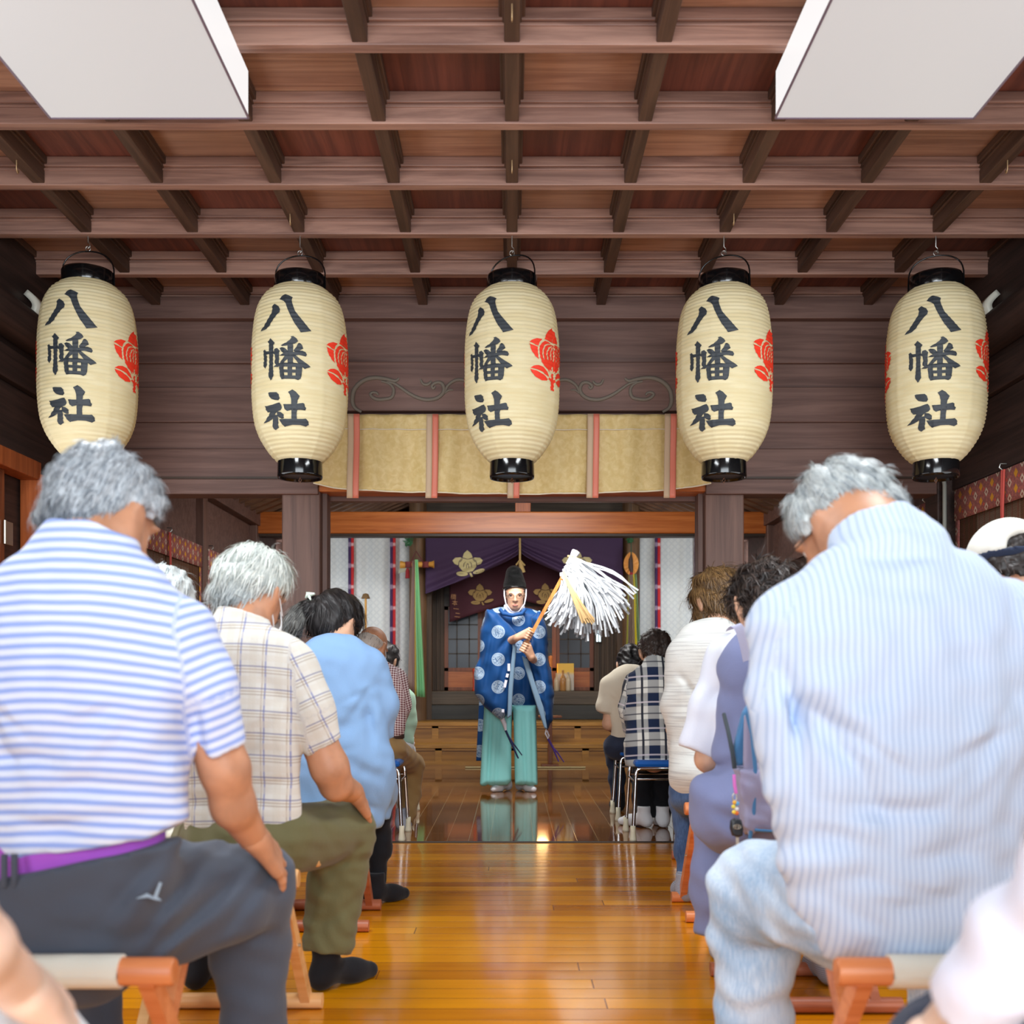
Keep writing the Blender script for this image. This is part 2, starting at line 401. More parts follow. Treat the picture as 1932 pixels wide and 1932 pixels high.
# back wall of the front hall: boards, beams, lintel, pillars
BY = 5.87
def zpx(py, d=BY): return CZ+(HY-py)*d/F
for (ya, yb, dep, m) in ((572, 612, .10, W_WALL), (612, 690, .05, W_WALL), (690, 735, .03, W_WALL), (735, 800, .045, W_WALL), (800, 850, .03, W_WALL), (850, 905, .045, W_WALL)):
    s_box('wall_back', (-WX, BY-dep, zpx(yb)), (WX, BY+.12, zpx(ya)+.002), m, .006)
s_box('trim_2', (-WX, BY-.06, zpx(907)), (WX, BY, zpx(903)), W_DARK)
s_box('trim_3', (-WX, BY-.05, zpx(935)), (-1.06, BY+.1, zpx(906)), W_WALL, .005)
s_box('trim_4', (1.06, BY-.05, zpx(935)), (WX, BY+.1, zpx(906)), W_WALL, .005)
s_box('trim_5', (-1.06, BY-.03, zpx(929)), (1.07, BY+.14, zpx(906)), W_OR, .004)
s_box('trim_6', (-1.06, BY+.14, zpx(938)), (1.07, BY+.2, zpx(906)), W_WALL, .004)
for x0, x1 in ((-1.265, -1.055), (1.062, 1.275)):
    mb = MB().box((x0, BY-.02, 0), (x1, BY+.19, 1.99), 0, .008)
    xi = x1 if x0 < 0 else x0; sg = 1 if x0 < 0 else -1
    mb.box((xi, BY+.04, 0), (xi+sg*.03, BY+.15, 1.95), 0, .004)
    struct(mb.build('pillar', [W_POST]))
for sx in (-1, 1): s_box('pillar', (sx*(WX+.02), BY-.06, 0), (sx*(WX-.1), BY+.12, 2.93), W_SIDE, .008)
# carved beam above the valance with scroll relief
M_CARV = G('carving_grey', (116, 108, 97), .7).m
cb = struct(MB().box((-.955, BY-.105, zpx(784)), (.955, BY-.02, zpx(692)), 0, .01).build('beam', [W_WALL]))
mb = MB()
SW = [([(175, 700), (80, 640), (42, 560), (40, 480), (62, 370), (140, 270), (260, 200), (400, 180), (560, 200), (690, 228), (745, 190)], 26),
      ([(560, 240), (680, 270), (800, 350), (920, 430), (1050, 490), (1180, 515), (1320, 490), (1410, 420), (1430, 340), (1400, 270), (1340, 250), (1280, 268), (1245, 310), (1270, 345), (1295, 310)], 22),
      ([(480, 235), (580, 260), (650, 320), (665, 400), (630, 480), (530, 505), (430, 510), (350, 480), (312, 430), (350, 402), (405, 410), (430, 445)], 20),
      ([(1075, 205), (1110, 270), (1170, 285), (1215, 260), (1235, 228)], 18), ([(1440, 410), (1480, 310), (1560, 240), (1650, 210), (1760, 225), (1850, 270), (1900, 330)], 20),
      ([(1440, 420), (1500, 370), (1570, 365)], 12)]
for pts, wd in SW:
    for mir in (1, -1):
        P = []
        for k, (a, b) in enumerate(pts):
            x = (660+a/8.05-966)*mir*(BY-.11)/F; P.append((x, BY-.105, zpx(690+b/8.05, BY-.11)))
        n = len(P); Q = []
        for k in range(n-1):                      # smooth the polyline
            p0, p1, p2, p3 = [Vector(P[max(0, min(n-1, k+q))]) for q in (-1, 0, 1, 2)]
            for t in (0, .25, .5, .75): Q.append(.5*((2*p1)+(p2-p0)*t+(2*p0-5*p1+4*p2-p3)*t*t+(3*p1-p0-3*p2+p3)*t**3))
        Q.append(Vector(P[-1])); m_ = len(Q)
        mb.tube(Q, [wd/8.05*BY/F*1.15*(.45+.75*math.sin(math.pi*min(1, .12+.8*k/m_))) for k in range(m_)], 8)
o = mb.build('scroll_carving', [M_CARV], cb); o['label'] = 'grey carved scroll relief'

# side walls of the front hall
for sx in (-1, 1):
    nm = 'wall_left' if sx < 0 else 'wall_right'; X0, X1 = sx*WX, sx*(WX+.14)
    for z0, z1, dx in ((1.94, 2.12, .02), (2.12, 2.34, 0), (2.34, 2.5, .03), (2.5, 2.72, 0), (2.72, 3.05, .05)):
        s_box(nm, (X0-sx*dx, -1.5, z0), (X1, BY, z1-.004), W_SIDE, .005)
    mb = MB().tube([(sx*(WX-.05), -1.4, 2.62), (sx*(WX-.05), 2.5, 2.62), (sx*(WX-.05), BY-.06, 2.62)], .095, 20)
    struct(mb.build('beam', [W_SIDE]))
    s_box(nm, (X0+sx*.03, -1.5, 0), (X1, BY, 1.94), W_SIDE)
    # second room
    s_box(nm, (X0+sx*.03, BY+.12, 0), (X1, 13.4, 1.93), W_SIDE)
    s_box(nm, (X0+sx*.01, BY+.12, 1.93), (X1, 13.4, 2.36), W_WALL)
    s_box('beam', (X0-sx*.07, BY+.12, 2.33), (X1, 12.4, 2.47), W_WALL, .006)
    for yp in (8.25, 9.95):
        s_box('pillar', (X0-sx*.05, yp-.06, 0), (X1, yp+.06, 2.36), W_POST, .006)
# sloping roof of the inner hall with rafters
mb = MB()
for sx in (-1, 1):
    a, b = (sx*(WX+.1), 2.42), (0, 2.42+.42*(WX+.1))
    mb.add([(a[0], BY+.1, a[1]+.05), (a[0], 13.4, a[1]+.05), (0, 13.4, b[1]+.05), (0, BY+.1, b[1]+.05)], [(0, 1, 2, 3) if sx < 0 else (3, 2, 1, 0)])
solidify(struct(mb.build('ceiling', [wood('roof_boards', (70, 46, 32), (98, 68, 48), 0, .6)])), .03, 1)
W_RAFT = wood('rafter_wood', (84, 58, 42), (118, 84, 60), 0, .55)
for sx in (-1, 1):
    r0 = None
    for k in range(20):
        y = 8.6+.2*k
        if r0 is None:
            r0 = MB().bar((sx*(WX+.05), 0, 2.41), (0, 0, 2.41+.42*(WX+.05)), .07, .075).build('rafter', [W_RAFT]); o = struct(r0)
        else: o = r0.copy(); COL.objects.link(o)
        o.location = (0, y, 0)
s_box('wall_gable', (-WX, 13.3, 0), (WX, 13.4, 3.6), W_LAT)
s_box('wall_gable', (-1.0, 12.1, 2.46), (1.28, 12.2, 3.3), wood('gable_boards', (60, 52, 44), (84, 74, 62), 0, .6))
s_box('beam', (-2.4, 9.95, 2.26), (2.4, 10.12, 2.465), W_OR, .012)
s_box('beam', (-2.4, 9.97, 2.235), (2.4, 10.1, 2.262), W_DARK, .003)
s_box('beam', (.03, 9.98, 2.465), (.175, 10.09, 3.2), W_ORV, .004)
for x in (-1.06, 1.342):
    struct(MB().lathe([(.098, 0), (.098, 2.9)], (x, 12.0, .43), 28).build('pillar', [W_POSTY]))
    s_box('pillar', (x-.15 if x > 0 else x+.09, 12.06, .43), (x-.09 if x > 0 else x+.15, 12.2, 2.6), W_LAT)

# altar steps with framed panels
def panel_front(mb, y, z0, z1, n, x0, x1):
    mb.box((x0, y, z0), (x1, y+.34, z1-.045), 1)
    mb.box((x0, y-.035, z1-.04), (x1, y+.4, z1), 0, .004)
    mb.box((x0, y-.022, z0), (x1, y, z0+.04), 0)
    mb.box((x0, y-.02, z1-.065), (x1, y, z1-.04), 0)
    for k in range(n+1):
        x = x0+(x1-x0)*k/n; mb.box((x-.035, y-.02, z0), (x+.035, y+.002, z1-.04), 0)
mb = MB(); panel_front(mb, 11.12, 0, .215, 6, -2.3, 2.3); struct(mb.build('step', [W_STEP, W_STEPP]))
mb = MB(); panel_front(mb, 11.48, .215, .43, 6, -2.36, 2.24); mb.box((-2.4, 11.8, .3), (2.4, 13.3, .43)); struct(mb.build('step', [W_STEP, W_STEPP]))
s_box('wall_altar', (-1.0, 12.08, .43), (1.28, 12.5, .6), wood('black_timber', (26, 24, 18), (46, 42, 34), 0, .4), .008)
s_box('wall_altar', (-1.0, 12.1, .6), (1.28, 12.5, .755), wood('grey_timber', (62, 52, 40), (92, 78, 62), 0, .45), .008)
# glazed doors of the sanctuary
M_GLASS = G('dark_glass', (44, 48, 58), .2, 0, .35).m
xs = [-.80, -.36, .08, .52, .97]
for k in range(4):
    y = 12.62+.05*(k % 2); x0, x1 = xs[k], xs[k+1]
    mb = MB()
    for xa in (x0, x1-.045): mb.box((xa, y, .755), (xa+.045, y+.04, 1.75), 0)
    for za in (.755, .985, 1.71): mb.box((x0, y, za), (x1, y+.04, za+.04), 0)
    d = struct(mb.build('door_%d' % (k+1), [W_DOOR]))
    MB().box((x0+.04, y+.012, .79), (x1-.04, y+.028, .99)).build('lower_panel', [W_OR], d)
    MB().box((x0+.04, y+.018, 1.02), (x1-.04, y+.024, 1.71)).build('glass_pane', [M_GLASS], d)
    mb = MB()
    for q in (1, 2): mb.box((x0+(x1-x0)*q/3-.007, y+.008, 1.02), (x0+(x1-x0)*q/3+.007, y+.034, 1.71))
    for q in (1, 2, 3): mb.box((x0+.04, y+.008, 1.02+.172*q-.007), (x1-.04, y+.034, 1.02+.172*q+.007))
    mb.build('glazing_bars', [W_DARK], d)
s_box('wall_altar', (-1.0, 12.55, .755), (-.80, 12.75, 2.6), W_LAT); s_box('wall_altar', (.97, 12.55, .755), (1.26, 12.75, 2.6), W_LAT)
s_box('wall_altar', (-.82, 12.58, 1.75), (.99, 12.75, 2.6), W_DARK)
for k in range(5):
    for x in ((-.99+.05*k) if k < 4 else None, 1.0+.055*k):
        if x is not None: s_box('trim_%d' % (7+k), (x, 12.53, .755), (x+.03, 12.56, 2.6), W_LAT, .003)
# small bright window seen between the boards
gm = G('window_daylight', (235, 250, 255), .5); gm.set('Emission Color', lin((215, 240, 250))); gm.set('Emission Strength', .8)
wn = struct(MB().box((.985, 12.50, 1.33), (1.045, 12.515, 1.63)).build('window_1', [gm.m]))
mb = MB()
for x in (.98, 1.012, 1.042): mb.box((x, 12.49, 1.32), (x+.008, 12.52, 1.64))
for z in (1.32, 1.42, 1.52, 1.63): mb.box((.98, 12.49, z), (1.05, 12.52, z+.008))
mb.build('window_frame', [W_DARK], wn)
wl = D.lights.new('altar_candlelight', 'POINT'); wl.energy = 1.6; wl.color = (1, .62, .25); wl.shadow_soft_size = .08
wo = D.objects.new('altar_candlelight', wl); COL.objects.link(wo); wo.location = (.35, 12.35, 1.02)

# left wall doorway with hinge
dr = struct(MB().box((-2.44, 5.28, 0), (-2.33, 5.44, 1.93), 0, .006).box((-2.44, 3.4, 1.9), (-2.34, 5.3, 1.99), 0, .006).build('door_frame', [W_ORV]))
dl = struct(MB().box((-2.43, 4.1, .02), (-2.39, 5.02, 1.9), 0, .004).build('door_5', [W_DOOR]))
M_STEEL = G('brushed_steel', (205, 200, 185), .35, 1).m
mb = MB().box((-2.388, 5.0, 1.55), (-2.383, 5.09, 1.66), 0, .002).tube([(-2.38, 5.0, 1.55), (-2.38, 5.0, 1.66)], .008, 10)
mb.build('hinge', [M_STEEL], dl)['label'] = 'pale steel hinge'

# ======================= ceiling light boxes ==============================
def lamp_mat():
    g = G('lamp_cover', (160, 161, 163), .4); g.set('Emission Color', (1, 1, 1, 1)); g.set('Emission Strength', .22); return g.m
gs = G('lamp_side', (170, 170, 172), .4); gs.set('Emission Color', (1, 1, 1, 1)); gs.set('Emission Strength', .45); M_LSIDE = gs.m
M_LAMP = lamp_mat(); M_LFRAME = G('lamp_edge', (120, 105, 120), .4).m
for sx, lb in ((-1, 'square white ceiling light box above the left row of people'), (1, 'square white ceiling light box above the right row of people')):
    xa, xb = sorted((sx*.873, sx*1.53)); r = empty('ceiling_light', (sx*1.2, 2.9, 2.93), lb, 'ceiling light', 'square ceiling light boxes')
    o = MB().box((xa, 2.3, 2.778), (xb, 3.53, 2.935), 0, .004).build('diffuser', [M_LAMP, M_LSIDE], r)
    for f in o.data.polygons: f.material_index = 0 if f.normal.z < -.5 else 1
    mb = MB()
    for x in (xa, xb): mb.box((x-.003, 2.3, 2.775), (x+.003, 3.53, 2.781))
    for y in (2.3, 3.53): mb.box((xa, y-.003, 2.775), (xb, y+.003, 2.781))
    mb.build('edge_frame', [M_LFRAME], r)
    lo = area('ceiling_lamp_light', (sx*1.2, 2.92, 2.765), (0, 0, 0), .6, 1.15, 28, (.93, .97, 1)); lo.parent = None
# ======================= paper lanterns ===================================
KP="-614,546 -507,564 -409,591 -314,620 -303,637 -332,650 -257,658 -155,644 -116,629 -129,617 -207,602 -292,580 -363,558 -438,549 -536,547|-158,678 -120,689 -45,701 64,693 146,685 129,670 149,653 203,622 286,599 383,574 481,549 539,535 426,530 326,525 279,541 198,565 124,595 48,629 -3,657 -56,668|-350,481 -384,491 -313,504 -213,482 -244,472 -244,445 -255,414 -252,380 -241,337 -308,319 -365,340 -350,374 -342,418 -350,450|-502,454 -462,459 -410,448 -415,434 -402,421 -410,385 -457,376 -502,389 -489,425|-234,443 -220,455 -157,458 -104,446 -118,428 -113,409 -122,391 -171,383 -220,394 -201,412 -213,431 -255,436 -433,435 -449,450 -342,448|-77,468 34,480 108,491 141,501 125,506 175,508 243,498 275,486 209,475 114,470 20,465 -47,465|61,473 175,472 175,452 168,427 175,390 61,392 67,429 61,454|-102,456 -61,461 13,455 61,445 74,429 -7,431 -68,442|182,446 236,460 277,479 312,479 354,469 375,455 291,444 209,436|-115,425 -47,432 74,437 209,439 277,445 354,446 418,441 447,430 425,421 291,427 209,424 74,421 -34,422|87,429 128,422 61,408 -7,394 -74,383 -143,376 -244,378 -171,386 -102,393 -47,407 7,421|141,425 209,427 291,413 375,400 447,391 522,378 447,371 404,366 347,376 277,389 223,405|-109,390 -7,392 128,394 264,390 354,382 354,370 340,335 319,323 271,316 209,321 61,322 -61,320 -95,334 -115,372|-374,267 -344,269 -172,266 -131,257 -111,241 -136,231 -204,233 -305,240 -362,254|-491,213 -418,212 -265,215 -162,221 -120,222 -85,212 -68,197 -101,190 -166,185 -258,171 -329,155 -417,147 -506,144 -607,143 -513,155 -415,170 -354,184 -425,185 -471,198|-303,172 -176,171 -175,151 -199,130 -196,118 -286,109 -340,115 -357,126 -319,146|-181,185 -95,180 -38,170 -43,155 -92,153 -150,159 -199,169|72,265 155,276 223,267 306,248 262,230 250,212 253,188 240,176 241,150 122,149 130,177 131,204 130,232 108,253|-39,213 75,213 187,213 299,217 371,220 401,216 411,205 437,199 422,189 332,190 189,189 111,189 40,184 -9,192|-160,152 -40,152 121,152 255,152 360,153 437,155 495,143 509,130 444,122 311,127 140,127 33,123 -45,120 -105,131"
KH="-16,375 61,375 61,362 -16,363|155,374 225,374 225,362 155,362|-7,349 65,349 65,337 -3,337|155,348 223,348 223,336 155,336|-7,394 63,406 61,394|171,404 243,394 171,393"
FP="-239,512 -201,534 -115,556 16,573 -12,505 -101,508 -177,512|-616,486 -552,498 -441,508 -305,509 -375,493 -409,476 -579,486|-608,481 -419,470 -419,448 -397,417 -484,430 -566,451|-382,455 -375,473 -321,491 -239,504 -149,504 0,496 0,372 -101,376 -204,387 -305,404 -359,429|-599,373 -511,386 -397,392 -289,388 -186,375 -121,356 -130,349 -289,365 -441,372 -573,375|-595,369 -455,366 -305,358 -149,340 -186,331 -321,327 -455,336 -546,352|-38,368 0,370 0,295 -64,294 -49,328 -121,342 -111,348 -38,344"
FH="-38,499 -149,496 -239,487 -289,469 -305,452 -297,437 -264,421 -244,423 -269,438 -272,454 -259,467 -213,483 -140,491 -38,495|-27,492 -130,479 -186,460 -195,446 -153,422 -130,425 -161,448 -153,460 -101,475 -18,488|-9,488 -66,468 -79,452 -53,424 -27,427 -40,454 -34,469 0,480|-101,381 -70,384 -27,377 -27,398 0,400 0,373 -70,373"
R0, HPAP = .215, .787
PROF = [(0, .47), (.04, .62), (.1, .775), (.15, .87), (.22, .95), (.35, 1), (.5, 1.005), (.67, 1), (.8, .955), (.87, .90), (.91, .84), (.95, .74), (1, .53)]
def lr(t):
    t = min(1, max(0, t)); n = len(PROF)
    for k in range(n-1):
        if t <= PROF[k+1][0]:
            (a, ra), (b, rb) = PROF[k], PROF[k+1]; u = (t-a)/(b-a)
            m0 = (PROF[min(k+1, n-1)][1]-PROF[max(k-1, 0)][1])/(PROF[min(k+1, n-1)][0]-PROF[max(k-1, 0)][0])*(b-a)
            m1 = (PROF[min(k+2, n-1)][1]-ra)/(PROF[min(k+2, n-1)][0]-a)*(b-a)
            return R0*((2*u**3-3*u*u+1)*ra+(u**3-2*u*u+u)*m0+(-2*u**3+3*u*u)*rb+(u**3-u*u)*m1)
NR = 46
def lsurf(th, z, off=0.):
    t = z/HPAP; r = lr(t)-.0042*(1-abs(math.sin(math.pi*t*NR)))**1.6
    s = (th % (math.pi/4)); s = min(s, math.pi/4-s); r += .0032*math.exp(-(s*r/.005)**2)     # eight paper seams
    r += off; return (r*math.sin(th), -r*math.cos(th), z)
FILLS = {}
vs, fs, fm = [], [], []
NS, NZ = 96, NR*4
for j in range(NZ+1):
    for i in range(NS): vs.append(lsurf(2*math.pi*i/NS, HPAP*j/NZ))
for j in range(NZ):
    for i in range(NS):
        i2 = (i+1) % NS; fs.append((j*NS+i, j*NS+i2, (j+1)*NS+i2, (j+1)*NS+i)); fm.append(0)
def add_decal(pos, hole, mi, th0=0., mir=False):
    sc_ = lambda L: [[(a*R0, b) for a, b in l] for l in L]
    key = (len(pos), mi)
    if key not in FILLS: FILLS[key] = fill2d(sc_(pos), sc_(hole), .0062)
    V2, T = FILLS[key]
    o = len(vs)
    for a, b in V2: vs.append(lsurf(th0+(-a if mir else a)/R0, b, .0022))
    for t in T: fs.append(tuple(o+i for i in (t if not mir else t[::-1]))); fm.append(mi)
add_decal(parse(KP), parse(KH), 1)
for q in (1.475, -1.62):
    for mir in (False, True): add_decal(parse(FP), parse(FH), 2, q, mir)
g = G('lantern_paper', (232, 220, 178), .75, 0, .3)
sx_ = g.sep(g.obj()); nz = g.noise(g.map(g.obj(), (6, 6, 40)), 1., 5.)
g.set('Base Color', g.mix(g.rng(nz, .3, .75), (228, 214, 170), (240, 230, 192))); g.set('Subsurface Weight', .0)
tr = g.n('BsdfTranslucent', {'Color': lin((240, 226, 180))}).outputs[0]
mx = g.n('MixShader', {0: .3, 1: g.b.outputs[0], 2: tr}).outputs[0]; g.nt.links.new(mx, g.nt.nodes['Material Output'].inputs[0])
M_PAPER = g.m; M_INK = G('black_ink', (38, 44, 50), .6).m; M_RED = G('red_ink', (226, 52, 26), .6).m
M_LACQ = G('black_lacquer', (10, 11, 13), .12, 0, .6).m; M_WIRE = G('steel_wire', (190, 190, 185), .3, 1).m; M_BRONZE = G('lantern_floor', (44, 50, 60), .35, 0, .5).m
M_COP = G('copper_wire', (120, 80, 60), .4, .8).m
lab = ['paper lantern leftmost of the row, hanging above the grey-haired man in stripes', 'paper lantern second from the left, its foot over the left end of the gold valance',
       'paper lantern in the middle of the row, straight above the priest', 'paper lantern second from the right, its foot over the right end of the gold valance',
       'paper lantern rightmost of the row, hanging beside the dark right wall']
KROT = [.019, -.115, -.507, -.44, -.418]
lp = None
for k in range(5):
    x = (k-2)*.9648; dz = (.02, 0, 0, 0, 0)[k]; loc = Vector((x, 4.85, 1.90+dz))
    if lp is None:
        r = lp = empty('paper_lantern', loc, lab[k], 'lantern', 'row of paper lanterns')
        new_mesh('paper_shade', vs, fs, [M_PAPER, M_INK, M_RED], fm, True, r)
        MB().lathe([(.098, .012), (.1, .004), (.102, -.06), (.1, -.072), (.094, -.07), (.094, -.03), (0, -.03)], (0, 0, 0), 48).lathe([(.094, -.06), (0, -.058)], (0, 0, 0), 48, 1).build('bottom_ring', [M_LACQ, M_BRONZE], r, (0, 0, 0))
        MB().lathe([(.11, HPAP-.012), (.114, HPAP), (.115, HPAP+.052), (.112, HPAP+.06), (.106, HPAP+.058), (.106, HPAP)], (0, 0, 0), 48).build('top_ring', [M_LACQ], r, (0, 0, 0))
        hd = [(.118*math.cos(a), 0, HPAP+.03+.125*max(0, math.sin(a))**.6) for a in [math.pi*q/20 for q in range(21)]]
        MB().tube(hd, .0035, 8).tube([(.118, 0, HPAP+.035), (.118, 0, HPAP+.0)], .004, 8).tube([(-.118, 0, HPAP+.035), (-.118, 0, HPAP)], .004, 8).build('handle', [M_LACQ], r, (0, 0, 0))
        MB().tube([(0, 0, -.066), (.006, 0, -.08), (0, 0, -.094), (-.006, 0, -.08), (0, 0, -.07)], .0015, 6).build('wire_loop', [M_COP], r, (0, 0, 0))
    else:
        r = copy_tree(lp); r.location = loc; r['label'] = lab[k]
    r.rotation_euler = (0, 0, KROT[k])
    hk = MB(); c = Vector((x, 4.85, 1.90+dz+HPAP+.155))
    hk.tube([c+Vector((.011*math.cos(a), 0, .012+.011*math.sin(a))) for a in [2*math.pi*q/14 for q in range(15)]], .0022, 6, 0, False)
    hk.tube([c+Vector((.0, 0, .014)), c+Vector((.009, 0, .022)), c+Vector((.008, 0, .034)), c+Vector((0, 0, .04)), (x, 4.85, 2.93)], .003, 6)
    o = hk.build('lantern_hook', [M_WIRE], None, None)
    tag(o, 'steel hook holding the '+('leftmost lantern', 'second lantern from the left', 'middle lantern', 'second lantern from the right', 'rightmost lantern')[k], 'hook', 'lantern hooks')
# bare screw hooks left in the ceiling joists
cup = None
for i, j, w_ in ((-2, 0, 'second joist left of the middle one, behind the lamp'), (2, 0, 'second joist right of the middle one'), (0, -3, 'middle joist near the lamps'), (0, -1, 'middle joist in front of the lanterns'), (-4, -1, 'joist left of the left lamp'), (4, -1, 'joist right of the right lamp')):
    if cup is None: cup = o = MB().tube([(0, 0, 0), (0, 0, -.035), (0, .006, -.045), (0, .014, -.045), (0, .018, -.03)], .0025, 6).build('screw_hook', [G('brass_hook', (190, 160, 120), .4, .7).m])
    else: o = cup.copy(); COL.objects.link(o)
    o.location = (i*CS, 4.848+(j-.45)*CS, ZB_+.008); tag(o, 'bare brass screw hook under the '+w_, 'hook', 'bare screw hooks')

# ======================= gold valance =====================================
g = G('gold_silk', (206, 180, 112), .55); v = g.obj(); s = g.sep(v)
n1 = g.noise(v, 34., 4., .6); n2 = g.noise(g.map(v, (3, 1, 1)), 3., 2.)
g.set('Base Color', g.mix(g.rng(n1, .3, .75), (206, 180, 116), (220, 198, 140))); g.bump(g.mt('ADD', n1, n2), .22, .01)
M_GOLD = g.m; M_SALM = G('salmon_silk', (216, 122, 100), .5).m; M_TAN = G('tan_silk', (196, 170, 140), .55).m
VY = 5.735
def vz(py): return CZ+(HY-py)*VY/F
def vx(px): return (px-CX)*VY/F
val = empty('valance', (0, VY, 2.33), 'gold silk valance hanging across the opening behind the middle lanterns', 'valance')
def vfn(u, v):
    px = 592+750*u; e = abs(2*u-1); yb = 930-18*e**6-2*math.sin(u*9); y = 782+(yb-782)*v
    return (vx(px), VY-.012*math.sin(u*40+2*v)*v-.006*math.sin(u*97), vz(y))
solidify(MB().grid(vfn, 160, 24).build('cloth', [M_GOLD], val), .004)
MB().tube([Vector(vfn(q/60, .2))+Vector((0, -.012, 0)) for q in range(61)], .0022, 6).build('white_cord', [G('white_cord', (225, 220, 205), .7).m], val)
MB().tube([Vector(vfn(q/60, 1.0)) for q in range(61)], .0045, 6).build('hem', [G('white_hem', (226, 216, 190), .7).m], val)
for px in (668.5, 816.5, 970.5, 1119, 1264):
    mb = MB()
    for q, mi in ((-1, 0), (0, 1)):
        def rfn(u, v, q=q): return (vx(px+q*11.2+11.2*u)-.006*v*v, VY-.022-.006*math.sin(v*7+px), vz(783+158*v))
        mb.grid(rfn, 3, 20, mi)
    solidify(mb.build('ribbon', [M_TAN, M_SALM], val), .002)

# ======================= inner hall textiles ===============================
def crest_loops(sc):
    el = lambda cx, cy, rx, ry, rot=0, n=22: [((cx+rx*math.cos(a)*math.cos(rot)-ry*math.sin(a)*math.sin(rot))*sc, -(cy+rx*math.cos(a)*math.sin(rot)+ry*math.sin(a)*math.cos(rot))*sc) for a in [2*math.pi*q/n for q in range(n)]]
    P = lambda l: [(a*sc, -b*sc) for a, b in l]
    pos = [P([(-56, -66), (-45, -105), (-12, -137), (24, -105), (40, -66), (-8, -50)]), P([(-153, -35), (-125, -63), (-72, -66), (-66, -58), (-92, -28), (-100, 8), (-135, -5)]),
           P([(137, -35), (109, -63), (56, -66), (50, -58), (76, -28), (84, 8), (119, -5)]), P([(-88, -22), (-62, -58), (-8, -46), (46, -58), (72, -22), (76, 20), (40, 66), (-8, 78), (-56, 66), (-92, 20)]),
           el(-60, 92, 56, 22, .05), el(100, 70, 58, 19, -.3), P([(6, 84), (26, 82), (44, 118), (26, 124)])]
    hole = [P([(-50, 30), (-46, -10), (-26, -28), (-26, -22), (-40, -8), (-44, 30)]), P([(34, 30), (30, -10), (10, -28), (10, -22), (24, -8), (28, 30)]), P([(-22, 40), (-20, 4), (-8, -10), (4, 4), (6, 40), (1, 40), (-1, 8), (-8, -2), (-15, 8), (-17, 40)]),
            P([(-84, -24), (-60, -52), (-54, -50), (-78, -20)]), P([(68, -24), (44, -52), (38, -50), (62, -20)]), P([(-110, 94), (-60, 90), (-12, 92), (-60, 95)])]
    return pos, hole
def cloth_noise(name, col, rough=.8):
    g = G(name, col, rough); g.bump(g.noise(g.obj(), 120., 3.), .1, .004); return g.m
M_PURP = cloth_noise('purple_cloth', (54, 32, 68)); M_MAR = cloth_noise('maroon_cloth', (66, 22, 36)); M_CREST = G('crest_cream', (186, 176, 132), .7).m; M_CRESTB = G('crest_gold', (150, 120, 68), .7).m
PY_ = 11.86
def pb(px):
    e = abs(px-982)/188; return 1042+82*e**.8
cur = empty('purple_curtain', (.1, PY_, 2.6), 'purple crested curtain tied up in the middle above the priest', 'curtain')
def pfn(u, v):
    px = 803+372*u; d = PY_; yb = pb(px); y = 985+(yb-985)*v
    e = abs(px-982)/188; t = max(0, v-.45)/.55
    fold = .035*math.sin(v*34-e*6)*t*(1-.5*e)
    return ((px-CX)*d/F, d+fold-.03*t, CZ+(HY-y)*d/F)
solidify(MB().grid(pfn, 120, 60).build('cloth', [M_PURP], cur), .004)
def crest(cx, cy, d, sc, m, parent, yo, fn=None):
    pos, hole = crest_loops(sc); V2, T = fill2d(pos, hole, .02); c = at(cx, cy, d)
    vs_ = []
    for a, b in V2:
        x, z = c.x+a, c.z+b; y = d+yo
        if fn:                                  # lie on the folded cloth
            px = CX+x*F/d; py = HY-(z-CZ)*F/d; y = fn((px-803)/372, (py-985)/(pb(px)-985))[1]-.007
        vs_.append((x, y, z))
    o = new_mesh('crest', vs_, T, [m], None, False, parent, parent.location); solidify(o, .003); return o
crest(884, 1065, PY_, .00116, M_CREST, cur, -.025, pfn); crest(1090, 1064, PY_, .00116, M_CREST, cur, -.025, pfn)
MB().tube([at(981, 990, 11.78), at(981, 1058, 11.78)], .012, 8).tube([at(974, 1066, 11.78), at(981, 1056, 11.76), at(990, 1067, 11.78)], .011, 8).tube([at(981, 1058, 11.78), at(986, 1080, 11.8)], [.02, .034], 10).build('tie_cord', [G('straw_cord', (168, 142, 92), .8).m], cur)
mc = empty('maroon_curtain', (.1, 12.3, 2.5), 'dark maroon crested curtain hanging behind the purple one', 'curtain')
def mfn(u, v):
    px = 848+272*u; d = 12.3; e = abs(px-984)/136; yb = 1132+42*e**1.1; y = 1000+(yb-1000)*v
    return ((px-CX)*d/F, d+.02*math.sin(u*26)*v, CZ+(HY-y)*d/F)
solidify(MB().grid(mfn, 80, 24).build('cloth', [M_MAR], mc), .004)
MB().tube([at(842, 998, 12.33), at(1126, 998, 12.33)], .015, 10).build('curtain_rod', [W_DOOR], mc)
for px in (855, 1112): MB().tube([at(px, 998, 12.33), at(px, 998, 12.33)+Vector((0, .27, -.045))], .01, 8).build('rod_bracket', [W_DOOR], mc)
crest(907, 1123, 12.3, .00096, M_CRESTB, mc, -.03); crest(1030, 1122, 12.3, .00096, M_CRESTB, mc, -.03)
